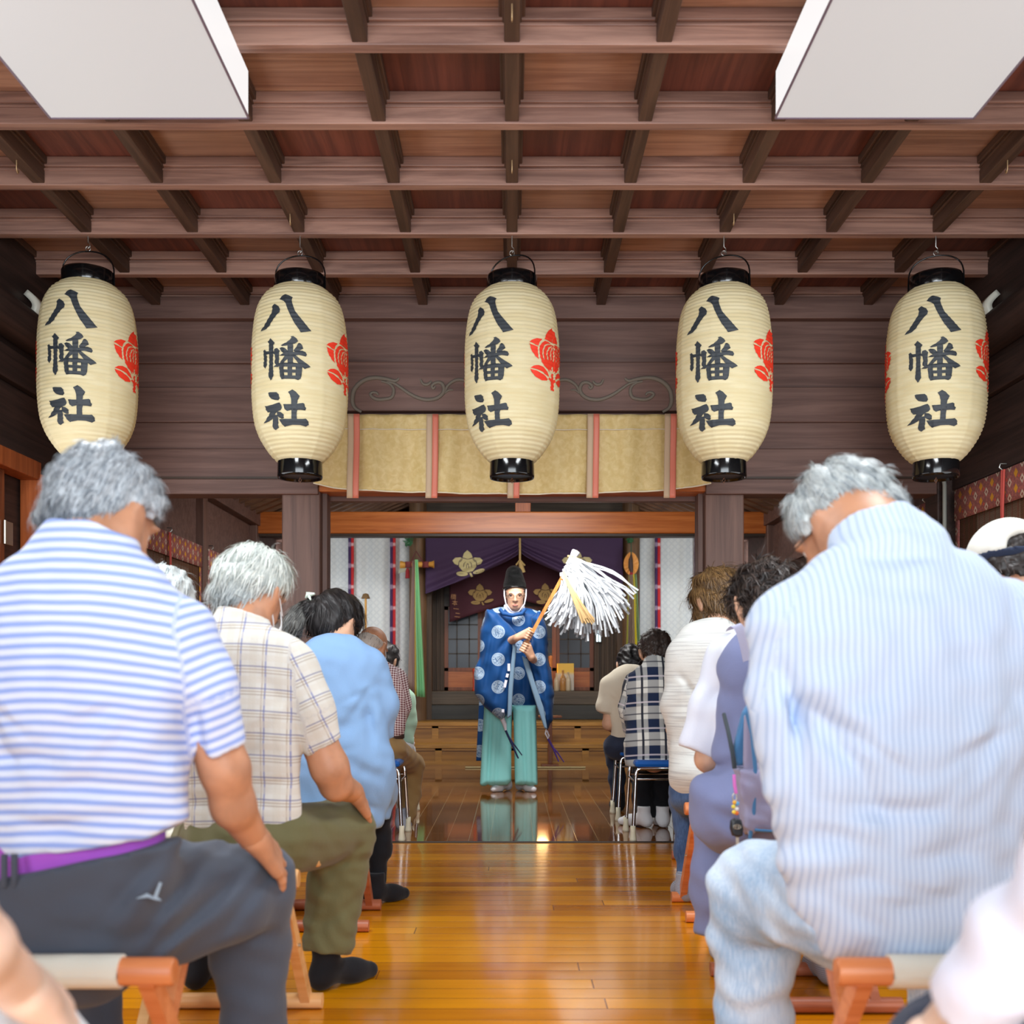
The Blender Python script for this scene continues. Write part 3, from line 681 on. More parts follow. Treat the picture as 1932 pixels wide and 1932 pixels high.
for k, ch in enumerate('橋本一二'):
    cu = D.curves.new('letters', 'FONT'); cu.body = ch; cu.size = .068; cu.extrude = .002; cu.align_x = 'CENTER'; cu.materials.append(G('gold_letter', (190, 140, 96), .7).m)
    co = D.objects.new('letters', cu); COL.objects.link(co); bpy.context.view_layer.update()
    me = D.meshes.new_from_object(co.evaluated_get(bpy.context.evaluated_depsgraph_get())); D.objects.remove(co)
    o = D.objects.new('lettering', me); COL.objects.link(o); o.parent = mc
    p = at(855+2.5*k, 1130+11.5*k, 12.26); o.location = p-mc.location; o.rotation_euler = (H, .12, 0)

g = G('white_damask', (214, 220, 220), .75); s = g.sep(g.obj())
a = g.mt('ADD', s[0], s[2]); b = g.mt('SUBTRACT', s[0], s[2])
dm = g.mt('MAXIMUM', g.band(a, .075, .3), g.band(b, .075, .3)); g.set('Base Color', g.mix(dm, (222, 226, 226), (212, 217, 219)))
M_DAM = g.m
g = G('crested_ribbon_purple', (62, 32, 84), .7); g.set('Base Color', g.mix(g.band(g.sep(g.obj())[2], .24, .2, .2), (62, 32, 84), (150, 130, 160))); M_RBP = g.m
g = G('crested_ribbon_red', (190, 30, 36), .7); g.set('Base Color', g.mix(g.band(g.sep(g.obj())[2], .24, .14, .2), (196, 30, 36), (224, 170, 172))); M_RBR = g.m
for xa, xb, ribs, lb in ((616, 780, (662, 741), 'white damask curtain left of the altar, behind the ponytailed woman'), (1203, 1345, (1241, 1316), 'white damask curtain right of the altar, beside the right pillar')):
    c = empty('altar_curtain', at((xa+xb)/2, 1000, 12.1), lb, 'curtain', 'white altar side curtains')
    def wfn(u, v): px = xa+(xb-xa)*u; return ((px-CX)*12.1/F, 12.12+.016*math.sin(px*.13)+.006*math.sin(px*.31+v*2), 2.66-2.22*v)
    solidify(MB().grid(wfn, 90, 10).build('cloth', [M_DAM], c), .004)
    for rp in ribs:
        mb = MB()
        for q, mi in ((-5.4, 0), (0, 1)):
            mb.grid(lambda u, v, q=q: ((rp+q+5.4*u-CX)*12.05/F, 12.06+.006*math.sin(v*9), 2.64-2.2*v), 2, 12, mi)
        solidify(mb.build('ribbon', [M_RBP, M_RBR], c), .003)
    if xa < 700: MB().box(at(611, 1005, 12.07), at(617, 1360, 12.1)).build('dark_border', [G('navy_border', (16, 22, 32), .7).m], c)

# standards hung on the round pillars, with five-colour streamers
def streamers(root, cx, y0, y1, d, cols, w0, w1, seed):
    rs = random.Random(seed)
    for k, (col, wd, x0, x1, yb) in enumerate(cols):
        def fn(u, v, x0=x0, x1=x1, wd=wd, k=k, yb=yb):
            px = cx+x0+(x1-x0)*v+(u-.5)*wd*(w0+(w1-w0)*v); y = y0+(yb-y0)*v
            return ((px-CX)*d/F, d-.02*k+.012*math.sin(u*9+k)+.01*math.sin(v*5+k), CZ+(HY-y)*d/F)
        solidify(MB().grid(fn, 8, 16).build('streamer', [G('streamer_silk', col, .6).m], root), .003)
sl = empty('sword_standard', at(785, 1050, 11.8), 'gold brocade sword bag with green streamers hung on the left altar pillar', 'ornament')
M_BROC = G('gold_brocade', (206, 150, 62), .5).m
MB().tube([at(755, 1066, 11.78), at(758, 1066, 11.78), at(766, 1066, 11.78), at(800, 1065, 11.78), at(813, 1065, 11.78), at(819, 1065, 11.78)], [.045, .045, .03, .032, .03, .045], 14).build('sword_bag', [M_BROC], sl)
MB().tube([at(776, 1060, 11.75), at(785, 1040, 11.8), at(798, 1060, 11.75)], .008, 8).build('hanging_cord', [G('maroon_cord', (96, 40, 46), .7).m], sl)
for px in (771, 803): MB().tube([at(px, 1060, 11.77), at(px, 1071, 11.77)], .04, 12).build('binding', [G('maroon_binding', (112, 40, 44), .7).m], sl)
MB().tube([at(769, 1072, 11.72), at(769, 1078, 11.72), at(769, 1091, 11.72)], [.012, .022, .026], 10).build('tassel', [G('red_tassel', (140, 28, 36), .8).m], sl)
solidify(MB().grid(lambda u, v: at(753+18*u-2*v, 1072+(10-4*u)*v, 11.76), 2, 2).build('paper_tag', [G('pale_tag', (176, 176, 156), .7).m], sl), .002)
streamers(sl, 785, 1058, 1313, 11.66, [((150, 124, 112), 9, -4, -9, 1300), ((132, 106, 100), 8, -3, -3, 1305), ((200, 130, 80), 3, -1, 0, 1312), ((206, 190, 90), 3, 0, 1, 1312), ((142, 204, 152), 7, 2, 8, 1314), ((122, 190, 134), 6, 3, 14, 1315)], .7, 1.5, 1)
sr = empty('mirror_standard', at(1191, 1045, 11.8), 'oval orange fan ornament with streamers hung on the right altar pillar', 'ornament')
c = at(1190.5, 1064, 11.8)
lpz = [(.083*math.cos(a)*(1-.22*max(0, math.sin(a))**2), .125*math.sin(a)*(1 if math.sin(a) < 0 else 1.05)) for a in [2*math.pi*q/28 for q in range(28)]]
mb = MB()
for q in range(28):
    a, b = lpz[q], lpz[(q+1) % 28]; mb.add([(c.x, 11.765, c.z-.02), (c.x+a[0], 11.775+.008*(q % 2), c.z+a[1]), (c.x+b[0], 11.775+.008*((q+1) % 2), c.z+b[1]), (c.x+a[0], 11.8, c.z+a[1]), (c.x+b[0], 11.8, c.z+b[1])], [(0, 1, 2), (1, 3, 4, 2)])
mb.build('fan', [G('orange_silk', (224, 152, 72), .55).m], sr)
MB().tube([at(1191, 1045, 11.75), at(1190, 1056, 11.75), at(1190, 1070, 11.75), at(1192, 1082, 11.75)], [.006, .024, .028, .014], 10).build('dark_emblem', [G('dark_cord', (60, 40, 36), .6).m], sr)
MB().tube([at(1191, 1024, 11.8), at(1191, 1046, 11.77)], .006, 8).build('hanging_cord', [G('green_cord', (70, 90, 70), .7).m], sr)
MB().tube([at(1191, 1080, 11.72), at(1191, 1090, 11.72), at(1191, 1101, 11.72)], [.016, .028, .03], 10).build('tassel', [D.materials['red_tassel']], sr)
streamers(sr, 1192, 1085, 1245, 11.7, [((150, 150, 60), 4, -4, -9, 1240), ((110, 92, 84), 5, -3, -5, 1262), ((124, 104, 92), 5, -1, -1, 1262), ((150, 130, 110), 4, 1, 3, 1262), ((222, 206, 40), 5, 3, 9, 1262), ((96, 120, 84), 6, 5, 14, 1262)], .8, 1.2, 2)
# evergreen sprigs above both standards
gl = G('sakaki_green', (46, 96, 62), .35); M_LEAF = gl.m
for px, n, lb in ((772, 14, 'small evergreen sprig at the top of the left altar pillar'), (1187, 8, 'small evergreen sprig at the top of the right altar pillar')):
    mb = MB(); rs = random.Random(px)
    for k in range(n):
        p = at(px+rs.uniform(-7, 7), 1016+rs.uniform(-3, 12)*(1 if px < 900 else .5), 11.84+rs.uniform(-.04, .02)); a = rs.uniform(0, 6.28); u = Vector((math.cos(a), -.3, math.sin(a)-.4)).normalized()*.04; wv = u.cross(Vector((0, 1, .2))).normalized()*.014
        mb.add([p-u, p+wv, p+u, p-wv+Vector((0, .006, 0))], [(0, 1, 2, 3)])
    mb.tube([at(px, 1006, 11.88), at(px, 1024, 11.85)], .004, 6, 1)
    tag(mb.build('evergreen_sprig', [M_LEAF, W_POST]), lb, 'sprig')
# offerings on the altar shelf
M_ORG = G('orange_glow', (220, 130, 60), .5).m
def box_thing(name, a, b, m, lb, cat, bev=.004): return tag(MB().box(a, b, 0, bev).build(name, [m]), lb, cat)
g = G('gilt_box', (214, 178, 96), .4); s = g.sep(g.obj()); g.set('Base Color', g.mix(g.rng(s[2], .93, .98), (196, 184, 168), (226, 180, 60))); M_GBOX = g.m
gb = box_thing('offering_box', at(1052, 1303, 12.3), at(1081, 1252, 12.5), M_GBOX, 'white and gilt offering box on the altar shelf right of the priest', 'box')
bt = [(0, 0), (.03, 0), (.033, .01), (.033, .12), (.028, .15), (.013, .18), (.011, .22), (.014, .225), (0, .23)]
M_BOT = G('amber_bottle', (170, 120, 66), .15, 0, .6).m; M_BOTW = G('clear_bottle', (190, 170, 140), .1, 0, .6).m
for px, m, sc, lb in ((1050, M_BOTW, .9, 'pale bottle on the altar shelf beside the gilt box'), (1062, M_BOT, 1.05, 'amber bottle in front of the gilt box'), (1072, M_BOTW, .95, 'clear bottle at the right of the gilt box')):
    p = at(px, 1303, 12.22); p.z = .755; o = MB().lathe([(r*sc, z*sc) for r, z in bt], (0, 0, 0), 18).build('offering_bottle', [m]); o.location = p; tag(o, lb, 'bottle', 'bottles on the altar shelf')
for px, lb in ((1039, 'tall turned wooden candlestick right of the priest'), (895, 'tall orange candlestick left of the priest')):
    p = at(px, 1303, 12.25); p.z = .755; tl = .4 if px > 1000 else .25
    o = MB().lathe([(0, 0), (.03, 0), (.022, .02), (.016, .06), (.02, .14), (.014, tl*.6), (.02, tl-.03), (.024, tl), (0, tl+.01)], (0, 0, 0), 16).build('candlestick', [M_ORG if px > 1000 else G('red_lacquer', (190, 60, 30), .3).m]); o.location = p; tag(o, lb, 'candlestick')
ws = empty('wooden_stand', (.392, 10.95, 0), 'slender dark wooden stand on the floor right of the priest', 'stand')
MB().box((.30, 10.9, 0), (.48, 11.06, .02), 0, .004).build('base', [W_DOOR], ws); MB().box((.37, 10.95, .02), (.414, 11.0, .5), 0, .004).build('post', [W_DOOR], ws); MB().box((.27, 10.86, .5), (.51, 11.08, .52), 0, .004).build('top', [W_DOOR], ws)
tag(MB().tube([(-.47, 10.72, .008), (.74, 10.72, .008)], .008, 10).build('bamboo_rod', [G('pale_bamboo', (196, 180, 130), .5).m]), 'pale bamboo rod lying on the floor before the altar step', 'rod')
lt = empty('small_lantern_stand', at(690, 1150, 11.7), 'small gilt stand lamp behind the ponytailed woman', 'lamp')
MB().lathe([(.05, .12), (.03, .17), (0, .18)], lt.location, 14).build('roof', [G('hat_brown', (120, 92, 60), .6).m], lt, lt.location)
MB().tube([(lt.location.x, 11.7, lt.location.z+.14), (lt.location.x, 11.7, .43)], .012, 8).build('post', [M_BROC], lt)

# ======================= blinds on the side walls =========================
g = G('brocade', (120, 56, 52), .75); s = g.sep(g.obj()); py_ = g.mt('DIVIDE', s[1], .125); pz_ = g.mt('DIVIDE', s[2], .074)
def diamond(ph, par):
    a = g.mt('ABSOLUTE', g.mt('SUBTRACT', g.mt('FRACT', g.mt('ADD', py_, ph)), .5)); b = g.mt('ABSOLUTE', g.mt('SUBTRACT', g.mt('FRACT', g.mt('ADD', pz_, par)), .5))
    return g.mt('ADD', g.mt('MULTIPLY', a, 3.2), g.mt('MULTIPLY', b, 1.7))
nz = g.noise(g.obj(), 90., 3.); base = g.mix(g.rng(nz, .45, .6), (140, 84, 80), (172, 100, 90))
d1 = g.rng(diamond(0., 0.), .5, .58, 1, 0); d2 = g.rng(diamond(.5, .5), .5, .58, 1, 0); d2i = g.rng(diamond(.5, .5), .22, .28, 1, 0); d3 = g.rng(diamond(.25, .25), .2, .28, 1, 0)
c_ = g.mix(d1, base, (214, 150, 40)); c_ = g.mix(d2, c_, (206, 190, 168)); c_ = g.mix(d2i, c_, (140, 70, 62)); c_ = g.mix(d3, c_, (196, 80, 60)); g.set('Base Color', c_); M_BRO = g.m
g = G('bamboo_blind', (120, 84, 58), .6); s = g.sep(g.obj())
sl_ = g.band(s[2], .006, .62, 0, .1); th = g.band(s[1], .06, .06, 0, .02)
g.set('Base Color', g.mix(th, g.mix(g.noise(g.map(g.obj(), (8, 2, 160)), 1.), (96, 62, 42), (138, 102, 72)), (150, 60, 50)))
g.set('Alpha', g.mt('MAXIMUM', g.mt('MULTIPLY', sl_, .82), th)); M_BLIND = g.m
M_SHOJI = G('shoji_paper', (226, 224, 212), .8).m; M_CORD = G('red_cord', (188, 76, 66), .7).m
def blind(sx, y0, y1, lb, cords, zt=1.925):
    X = sx*(WX-.03); r = empty('bamboo_blind', (X, (y0+y1)/2, zt), lb, 'blind', 'brocade topped bamboo blinds')
    solidify(MB().grid(lambda u, v: (X-sx*.012, y0+(y1-y0)*u, zt-.165*v), 12, 3).build('brocade_band', [M_BRO], r), .006)
    solidify(MB().grid(lambda u, v: (X, y0+(y1-y0)*u, zt-.16-1.5*v), 8, 8).build('blind_screen', [M_BLIND], r), .003)
    for y in (y0, y1-.05): solidify(MB().grid(lambda u, v: (X-sx*.008, y+.05*u, zt-.16-1.5*v), 1, 4).build('side_band', [M_BRO], r), .004)
    for y in cords:
        P = [(X-sx*.03, y, zt-.01), (X-sx*.034, y, zt-.3)]
        mb = MB()
        for q in (-.011, .011): mb.tube([(X-sx*.03, y+q, zt-.005), (X-sx*.034, y+q*.7, zt-.17), (X-sx*.034, y+q*.4, zt-.33)], .006, 8)
        for a0 in (0, 2.6, 4.6): mb.tube([(X-sx*.036, y+.05*math.cos(a0)*math.sin(t)+.012*math.sin(2*t), zt-.345+.04*math.sin(a0)*math.sin(t)-.01*math.sin(t)) for t in [math.pi*q/9 for q in range(10)]], .0055, 7)
        mb.tube([(X-sx*.034, y, zt-.34), (X-sx*.034, y, zt-.4), (X-sx*.034, y, zt-.5)], [.008, .018, .02], 10)
        mb.build('tassel_cord', [M_CORD], r)
    for y in [y0+.03]+list(cords): MB().tube([(X-sx*.0, y+.03, zt+.03), (X-sx*.03, y+.03, zt+.03), (X-sx*.035, y+.03, zt+.012), (X-sx*.02, y+.03, zt)], .004, 6).build('hook', [M_WIRE], r)
    n = max(1, round((y1-y0)/.62))
    for k in range(n):
        ya, yb = y0+.12+(y1-y0-.2)*k/n, y0+.12+(y1-y0-.2)*(k+1)/n-.07
        MB().box((sx*(WX+.012), ya, .6), (sx*(WX+.024), yb, zt-.02)).build('paper_window', [M_SHOJI], r)
    mb = MB()
    for z in (.95, 1.22, 1.5): mb.box((sx*(WX+.008), y0+.06, z), (sx*(WX-.004), y1-.06, z+.05))
    for k in range(n): mb.box((sx*(WX+.008), y0+.05+(y1-y0-.2)*k/n, .55), (sx*(WX-.004), y0+.12+(y1-y0-.2)*k/n, zt-.02))
    mb.build('window_lattice', [W_SIDE], r)
blind(1, 3.2, 5.72, 'bamboo blind on the right wall in front of the dark corner post', (3.9, 5.12))
blind(1, 6.05, 8.15, 'bamboo blind on the right wall of the inner hall beyond the corner post', (7.0,))
blind(-1, 6.2, 8.17, 'bamboo blind on the left wall between the two striped and plaid men', (7.35,))
blind(-1, 8.34, 9.86, 'bamboo blind on the left wall behind the white-haired man in plaid', (9.2,))
tag(MB().tube([(2.30, 5.78, 2.12), (2.30, 5.78, 2.05), (2.33, 5.76, 2.02), (2.335, 5.75, 1.96), (2.335, 5.75, .3)], .011, 10).build('cable_conduit', [G('grey_conduit', (150, 154, 146), .5).m]), 'grey cable conduit running down the right corner post', 'conduit')
for sx, lb in ((-1, 'white wall speaker behind the leftmost lantern'), (1, 'white wall speaker beside the rightmost lantern')):
    mb = MB().grid(lambda u, v: (sx*(WX-.06-.05*math.cos((v-.5)*3)), 5.16+.1*u, 2.79-.13*v), 2, 12)
    mb.tube([(sx*(WX-.1), 5.21, 2.66), (sx*(WX-.04), 5.21, 2.64)], .01, 8)
    o = solidify(mb.build('wall_speaker', [G('ivory_plastic', (226, 222, 206), .4).m]), .03); tag(o, lb, 'speaker', 'white wall speakers')
# ======================= people: tools =====================================
def C(*q): px, py, d, r = q; return (at(px, py, d), r*d/F)
def CH(l): return [C(*q) for q in l]
def W(x, y, z, r): return (CX+x*F/y, HY-(z-CZ)*F/y, y, r*F/y)         # a world point written like a traced one
def rot(yaw, pitch, roll): return (Matrix.Rotation(math.radians(yaw), 3, 'Z') @ Matrix.Rotation(math.radians(pitch), 3, 'X') @ Matrix.Rotation(math.radians(roll), 3, 'Y'))
def skin(name, col, lips=(176, 104, 92)):
    g = G(name, col, .5, 0, .4); n = g.noise(g.obj(), 14., 3.); c2 = tuple(int(v*.88) for v in col)
    g.set('Base Color', g.mix(g.rng(n, .35, .7), col, c2)); g.set('Subsurface Weight', .12); g.set('Subsurface Radius', (.02, .008, .004)); g.set('Subsurface Scale', .3); return g.m
SK_TAN = skin('skin_tan', (200, 144, 110)); SK_MID = skin('skin_mid', (214, 166, 136)); SK_PALE = skin('skin_pale', (234, 200, 178))
def fabric(name, col, fn=None, rough=.85, wr=.25, fine=260.):
    g = G(name, col, rough, 0, .2)
    if fn: g.set('Base Color', fn(g))
    v = g.obj(); h = g.mt('ADD', g.mt('MULTIPLY', g.noise(v, fine, 2.), .12), g.noise(g.map(v, (9, 5, 5)), 1., 3., .8)); g.bump(h, wr, .02); g.set('Sheen Weight', .1); return g.m
def hair_mat(name, c1, c2, c3=None, rough=.45):
    g = G(name, c1, rough, 0, .4); n = g.noise(g.obj(), 60., 3.); f = g.mt('ADD', g.mt('MULTIPLY', g.isl(), .7), g.mt('MULTIPLY', n, .5))
    c = g.mix(g.rng(f, .2, .95), c1, c2)
    if c3:                                       # darker growth towards the nape
        z = g.sep(g.n('Attribute', attribute_name='pat').outputs['Vector'])[2]; c = g.mix(g.rng(g.mt('ADD', z, g.mt('MULTIPLY', f, .06)), -.05, .055, .85, 0), c, c3)
    g.set('Base Color', c); return g.m

def head(sd, c, s, R, ear=1.):
    """skull, face, nose, ears, mouth as parts of the body surface; local axes: y to the face, z up"""
    T = lambda x, y, z: c+R @ (Vector((x, y, z))*s)
    E = lambda p, r, k=.02: sd.ell(T(*p), tuple(v*s for v in r), R, k)
    E((0, -.012, .03), (.075, .095, .085)); E((0, .035, -.03), (.06, .058, .082)); E((0, .05, -.082), (.042, .042, .034)); E((0, .02, -.06), (.056, .05, .05))
    sd.cone(T(0, .088, .012), T(0, .112, -.028), .008*s, .013*s, .012)
    for q in (-1, 1):
        E((q*.033, .078, .022), (.022, .014, .008), .012); E((q*.013, .1, -.03), (.009, .01, .008), .008)
        Re = R @ Matrix.Rotation(q*.45, 3, 'Z') @ Matrix.Rotation(-.15, 3, 'X')
        sd.ell(T(q*(.076+.011*ear), -.014, -.004), (.0105*s, .027*s*(.6+.4*ear), .038*s*(.7+.3*ear)), Re, .006); sd.ell(T(q*.077, .004, -.034), (.008*s, .01*s, .012*s), Re, .006)
    E((0, .092, -.062), (.024, .01, .0065), .006); E((0, .091, -.073), (.02, .011, .007), .006)
    for q in (-1, 1): sd.sub(T(q*.031, .096, .004), (.015*s, .0165*s, .0052*s), .004, R)
    sd.sub(T(0, .106, -.0675), (.024*s, .008*s, .0016*s), .003, R)
M_EYEW = G('eye_white', (228, 224, 218), .25).m; M_IRIS = G('iris_dark', (38, 26, 20), .15).m
def eyes(root, c, s, R):
    for q in (-1, 1):
        p = c+R @ (Vector((q*.031, .0685, .003))*s); mb = MB(); r = .0125*s
        pr = [(r*math.sin(a), -r*math.cos(a)) for a in [math.pi*t/10 for t in range(11)]]
        mb.lathe(pr, (0, 0, 0), 16)
        o = mb.build('eye', [M_EYEW, M_IRIS], root, (0, 0, 0)); me = o.data
        for f in me.polygons: f.material_index = 1 if f.center.z > .84*r else 0
        o.location = p-root.location; o.rotation_euler = (R @ Matrix.Rotation(-math.pi/2, 3, 'X')).to_euler()
def hair(root, c, s, R, prims, mat, cuts=(), h=.007, n=1500, L=.05, wdt=.0022, lift=.35, amp=.004, seed=1, name='hair', crown=(0, -.02, .12), flow=(0, -.5, -1), jit=.25, sub=(), ears=False):
    T = lambda p: c+R @ (Vector(p)*s)
    sd = Sdf(.02)
    for p in prims:
        if len(p) == 2: sd.ell(T(p[0]), tuple(v*s for v in p[1]), R)
        else: sd.cone(T(p[0]), T(p[1]), p[2]*s, p[3]*s)
    for p, nn in cuts: sd.cut(T(p), R @ Vector(nn))
    for p, r in sub: sd.sub(T(p), tuple(v*s for v in r), .012, R)
    sd.wrinkle(amp, .07, seed)
    V, Q = sd.mesh(h); rs = np.random.RandomState(seed)
    cen = V[Q].mean(1); nrm = np.cross(V[Q[:, 2]]-V[Q[:, 0]], V[Q[:, 3]]-V[Q[:, 1]]); nrm /= np.linalg.norm(nrm, axis=1)[:, None]+1e-9
    ch = rs.randint(0, len(Q), n); p = cen[ch]+rs.normal(0, h*.3, (n, 3)); nn = nrm[ch]
    cr = np.array(T(crown)); fl = np.array(R @ Vector(flow))
    t = (p-cr)/np.linalg.norm(p-cr, axis=1)[:, None]+.6*fl+rs.normal(0, jit, (n, 3)); t -= nn*(t*nn).sum(1)[:, None]; t /= np.linalg.norm(t, axis=1)[:, None]+1e-9
    for e in range(2):                           # keep the ears free of strands
        q = ((p+t*L*.6*e-np.array(c)) @ np.array(R))/s; keep = ~((np.abs(q[:, 0]) > .055) & (q[:, 1] > -.045) & (q[:, 1] < .045) & (q[:, 2] < .022)) if ears else np.ones(len(p), bool)
        p, t, nn = p[keep], t[keep], nn[keep]; n = len(p)
    wv = np.cross(t, nn)*wdt*.5*rs.uniform(.6, 1.4, (n, 1)); Ls = L*rs.uniform(.5, 1.3, (n, 1))
    pts = []
    for j, (a, b, w_) in enumerate(((0, -.001, 1), (.35, lift*.16, 1), (.7, lift*.22, .8), (1, lift*.18, .15))):
        q = p+t*Ls*a+nn*(b*Ls)-nn*((Ls*a)**2/(.19*s))-np.array([0, 0, 1])*(Ls*a*a*.15); pts += [q-wv*w_, q+wv*w_]
    P = np.stack(pts, 1).reshape(-1, 3); o = len(V)+8*np.arange(n)[:, None]
    SF = np.concatenate([np.stack([o[:, 0]+2*j, o[:, 0]+2*j+1, o[:, 0]+2*j+3, o[:, 0]+2*j+2], 1) for j in range(3)])
    VV = np.concatenate([V, P]); ob = new_mesh(name, VV, np.concatenate([Q, SF]), [mat], None, True, root, root.location)
    loc = ((VV-np.array(c)) @ np.array(R))/s; a = ob.data.attributes.new('pat', 'FLOAT_VECTOR', 'POINT'); a.data.foreach_set('vector', loc.astype(np.float32).ravel())
    return ob
def hand(sd, w, f, nr, side=1, s=1., curl=.3, spread=.12):
    f = Vector(f).normalized(); nr = Vector(nr); nr = (nr-f*nr.dot(f)).normalized(); la = f.cross(nr)*side
    for i, (o, L) in enumerate(((.030, .066), (.011, .076), (-.010, .071), (-.029, .056))):
        k0 = w+(f*.088+la*o)*s-nr*.003*abs(i-1)*s; sd.cone(w+la*o*.45*s, k0, .017*s, .0125*s, .014)
        d = (f+la*o*spread*12).normalized(); p = k0; a = 0
        for j, (q, r) in enumerate(((.45, .0092), (.31, .0084), (.24, .0072))):
            a += curl*(.6, 1.1, .9)[j]; v = d*math.cos(a)-nr*math.sin(a); e = p+v*(L*q*1.15*s); sd.cone(p, e, r*s, (r-.0008)*s, .004); p = e
    p = w+(f*.02+la*.022)*s; d = (f*.7+la*.75-nr*.25).normalized()
    for q, r in ((.04, .0125), (.034, .0105), (.026, .009)):
        e = p+d*q*s; sd.cone(p, e, r*s, (r-.001)*s, .008); p = e; d = (d+f*.35-nr*.1).normalized()
    sd.cone(w-f*.03*s, w+f*.02*s, .026*s, .022*s, .015, (1, 1, 1))
def grip(sd, p, a, w, turn, s=1., rs=.012):
    """hand closed round a rod: P point on the rod, A its direction, W the wrist, TURN the side the fingers go round"""
    a = Vector(a).normalized(); u = w-p; u = (u-a*u.dot(a)).normalized(); v = a.cross(u)*turn
    pt = lambda ang, r, o: p+(u*math.cos(ang)+v*math.sin(ang))*r+a*o
    for i, o in enumerate((-.030, -.010, .011, .031)):
        r = rs+.0085*s; k0 = pt(.55, r+.016*s, o*s); sd.cone(w+a*o*.5*s, k0, .018*s, .0125*s, .014)
        q0 = k0
        for ang, rr, rad in ((1.35, r+.009*s, .0098), (2.2, r+.002*s, .009), (3.2, r, .0082), (4.0, r, .0072)):
            e = pt(ang, rr, o*s*.95); sd.cone(q0, e, rad*s+.0006, rad*s, .004); q0 = e
    q0 = w+(p-w)*.35+a*.02*s
    for ang, o, rad in ((-.5, .045, .0125), (-1.5, .05, .0108), (-2.5, .046, .009)):
        e = pt(ang, rs+.011*s, o*s); sd.cone(q0, e, rad*s+.001, rad*s, .008); q0 = e
def foot(root, x, y, yaw, mat, top=.16, s=1., name='sock', r=.042, h=.008, zf=0.):
    f = Vector((-math.sin(math.radians(yaw)), math.cos(math.radians(yaw)), 0)); A = Vector((x, y, zf)); Z = Vector((0, 0, 1)); sd = Sdf(.025)
    sd.cone(A+Z*top, A+Z*.07*s, r*s, .038*s, None, (1, 1, 1), True).ell(A-f*.022*s+Z*.036*s, (.036*s, .036*s, .036*s))
    sd.cone(A+Z*.055*s, A+f*.11*s+Z*.033*s, .04*s, .033*s).cone(A+f*.1*s+Z*.03*s, A+f*.165*s+Z*.024*s+Vector((f.y, -f.x, 0))*.004, .039*s, .026*s)
    sd.cut(A+Z*.002, (0, 0, -1)); return sdf_part(name, sd, h, mat, root, False)

def autofold(sh, torso, seed):
    """pulled creases from the armpits and soft sags round the waist"""
    rs = random.Random(seed); (x0, y0, d, r0), (x1, y1, _, r1) = torso[0], torso[-1]; n = max(3, int(9-d)); k = r0*d/F/.2
    for q in (-1, 1):
        for i in range(n):
            a = (x0+q*r0*rs.uniform(.72, .9), y0+r0*rs.uniform(.15, .5)); b = (x0+q*r0*rs.uniform(-.1, .5), y0+r0*rs.uniform(.6, 1.3))
            sh.fold(at(*a, d), at(*b, d), rs.uniform(.003, .007)*k*rs.choice((1, 1, -1)), rs.uniform(.009, .018)*k)
    for i in range(n+2):
        y = y0+(y1-y0)*rs.uniform(.45, 1.1); xa = x1+r1*rs.uniform(-.95, .1); xb = xa+r1*rs.uniform(.5, 1.)
        sh.fold(at(xa, y, d), at(xb, y+r1*rs.uniform(-.2, .2), d), rs.uniform(.003, .007)*k, rs.uniform(.01, .02)*k)

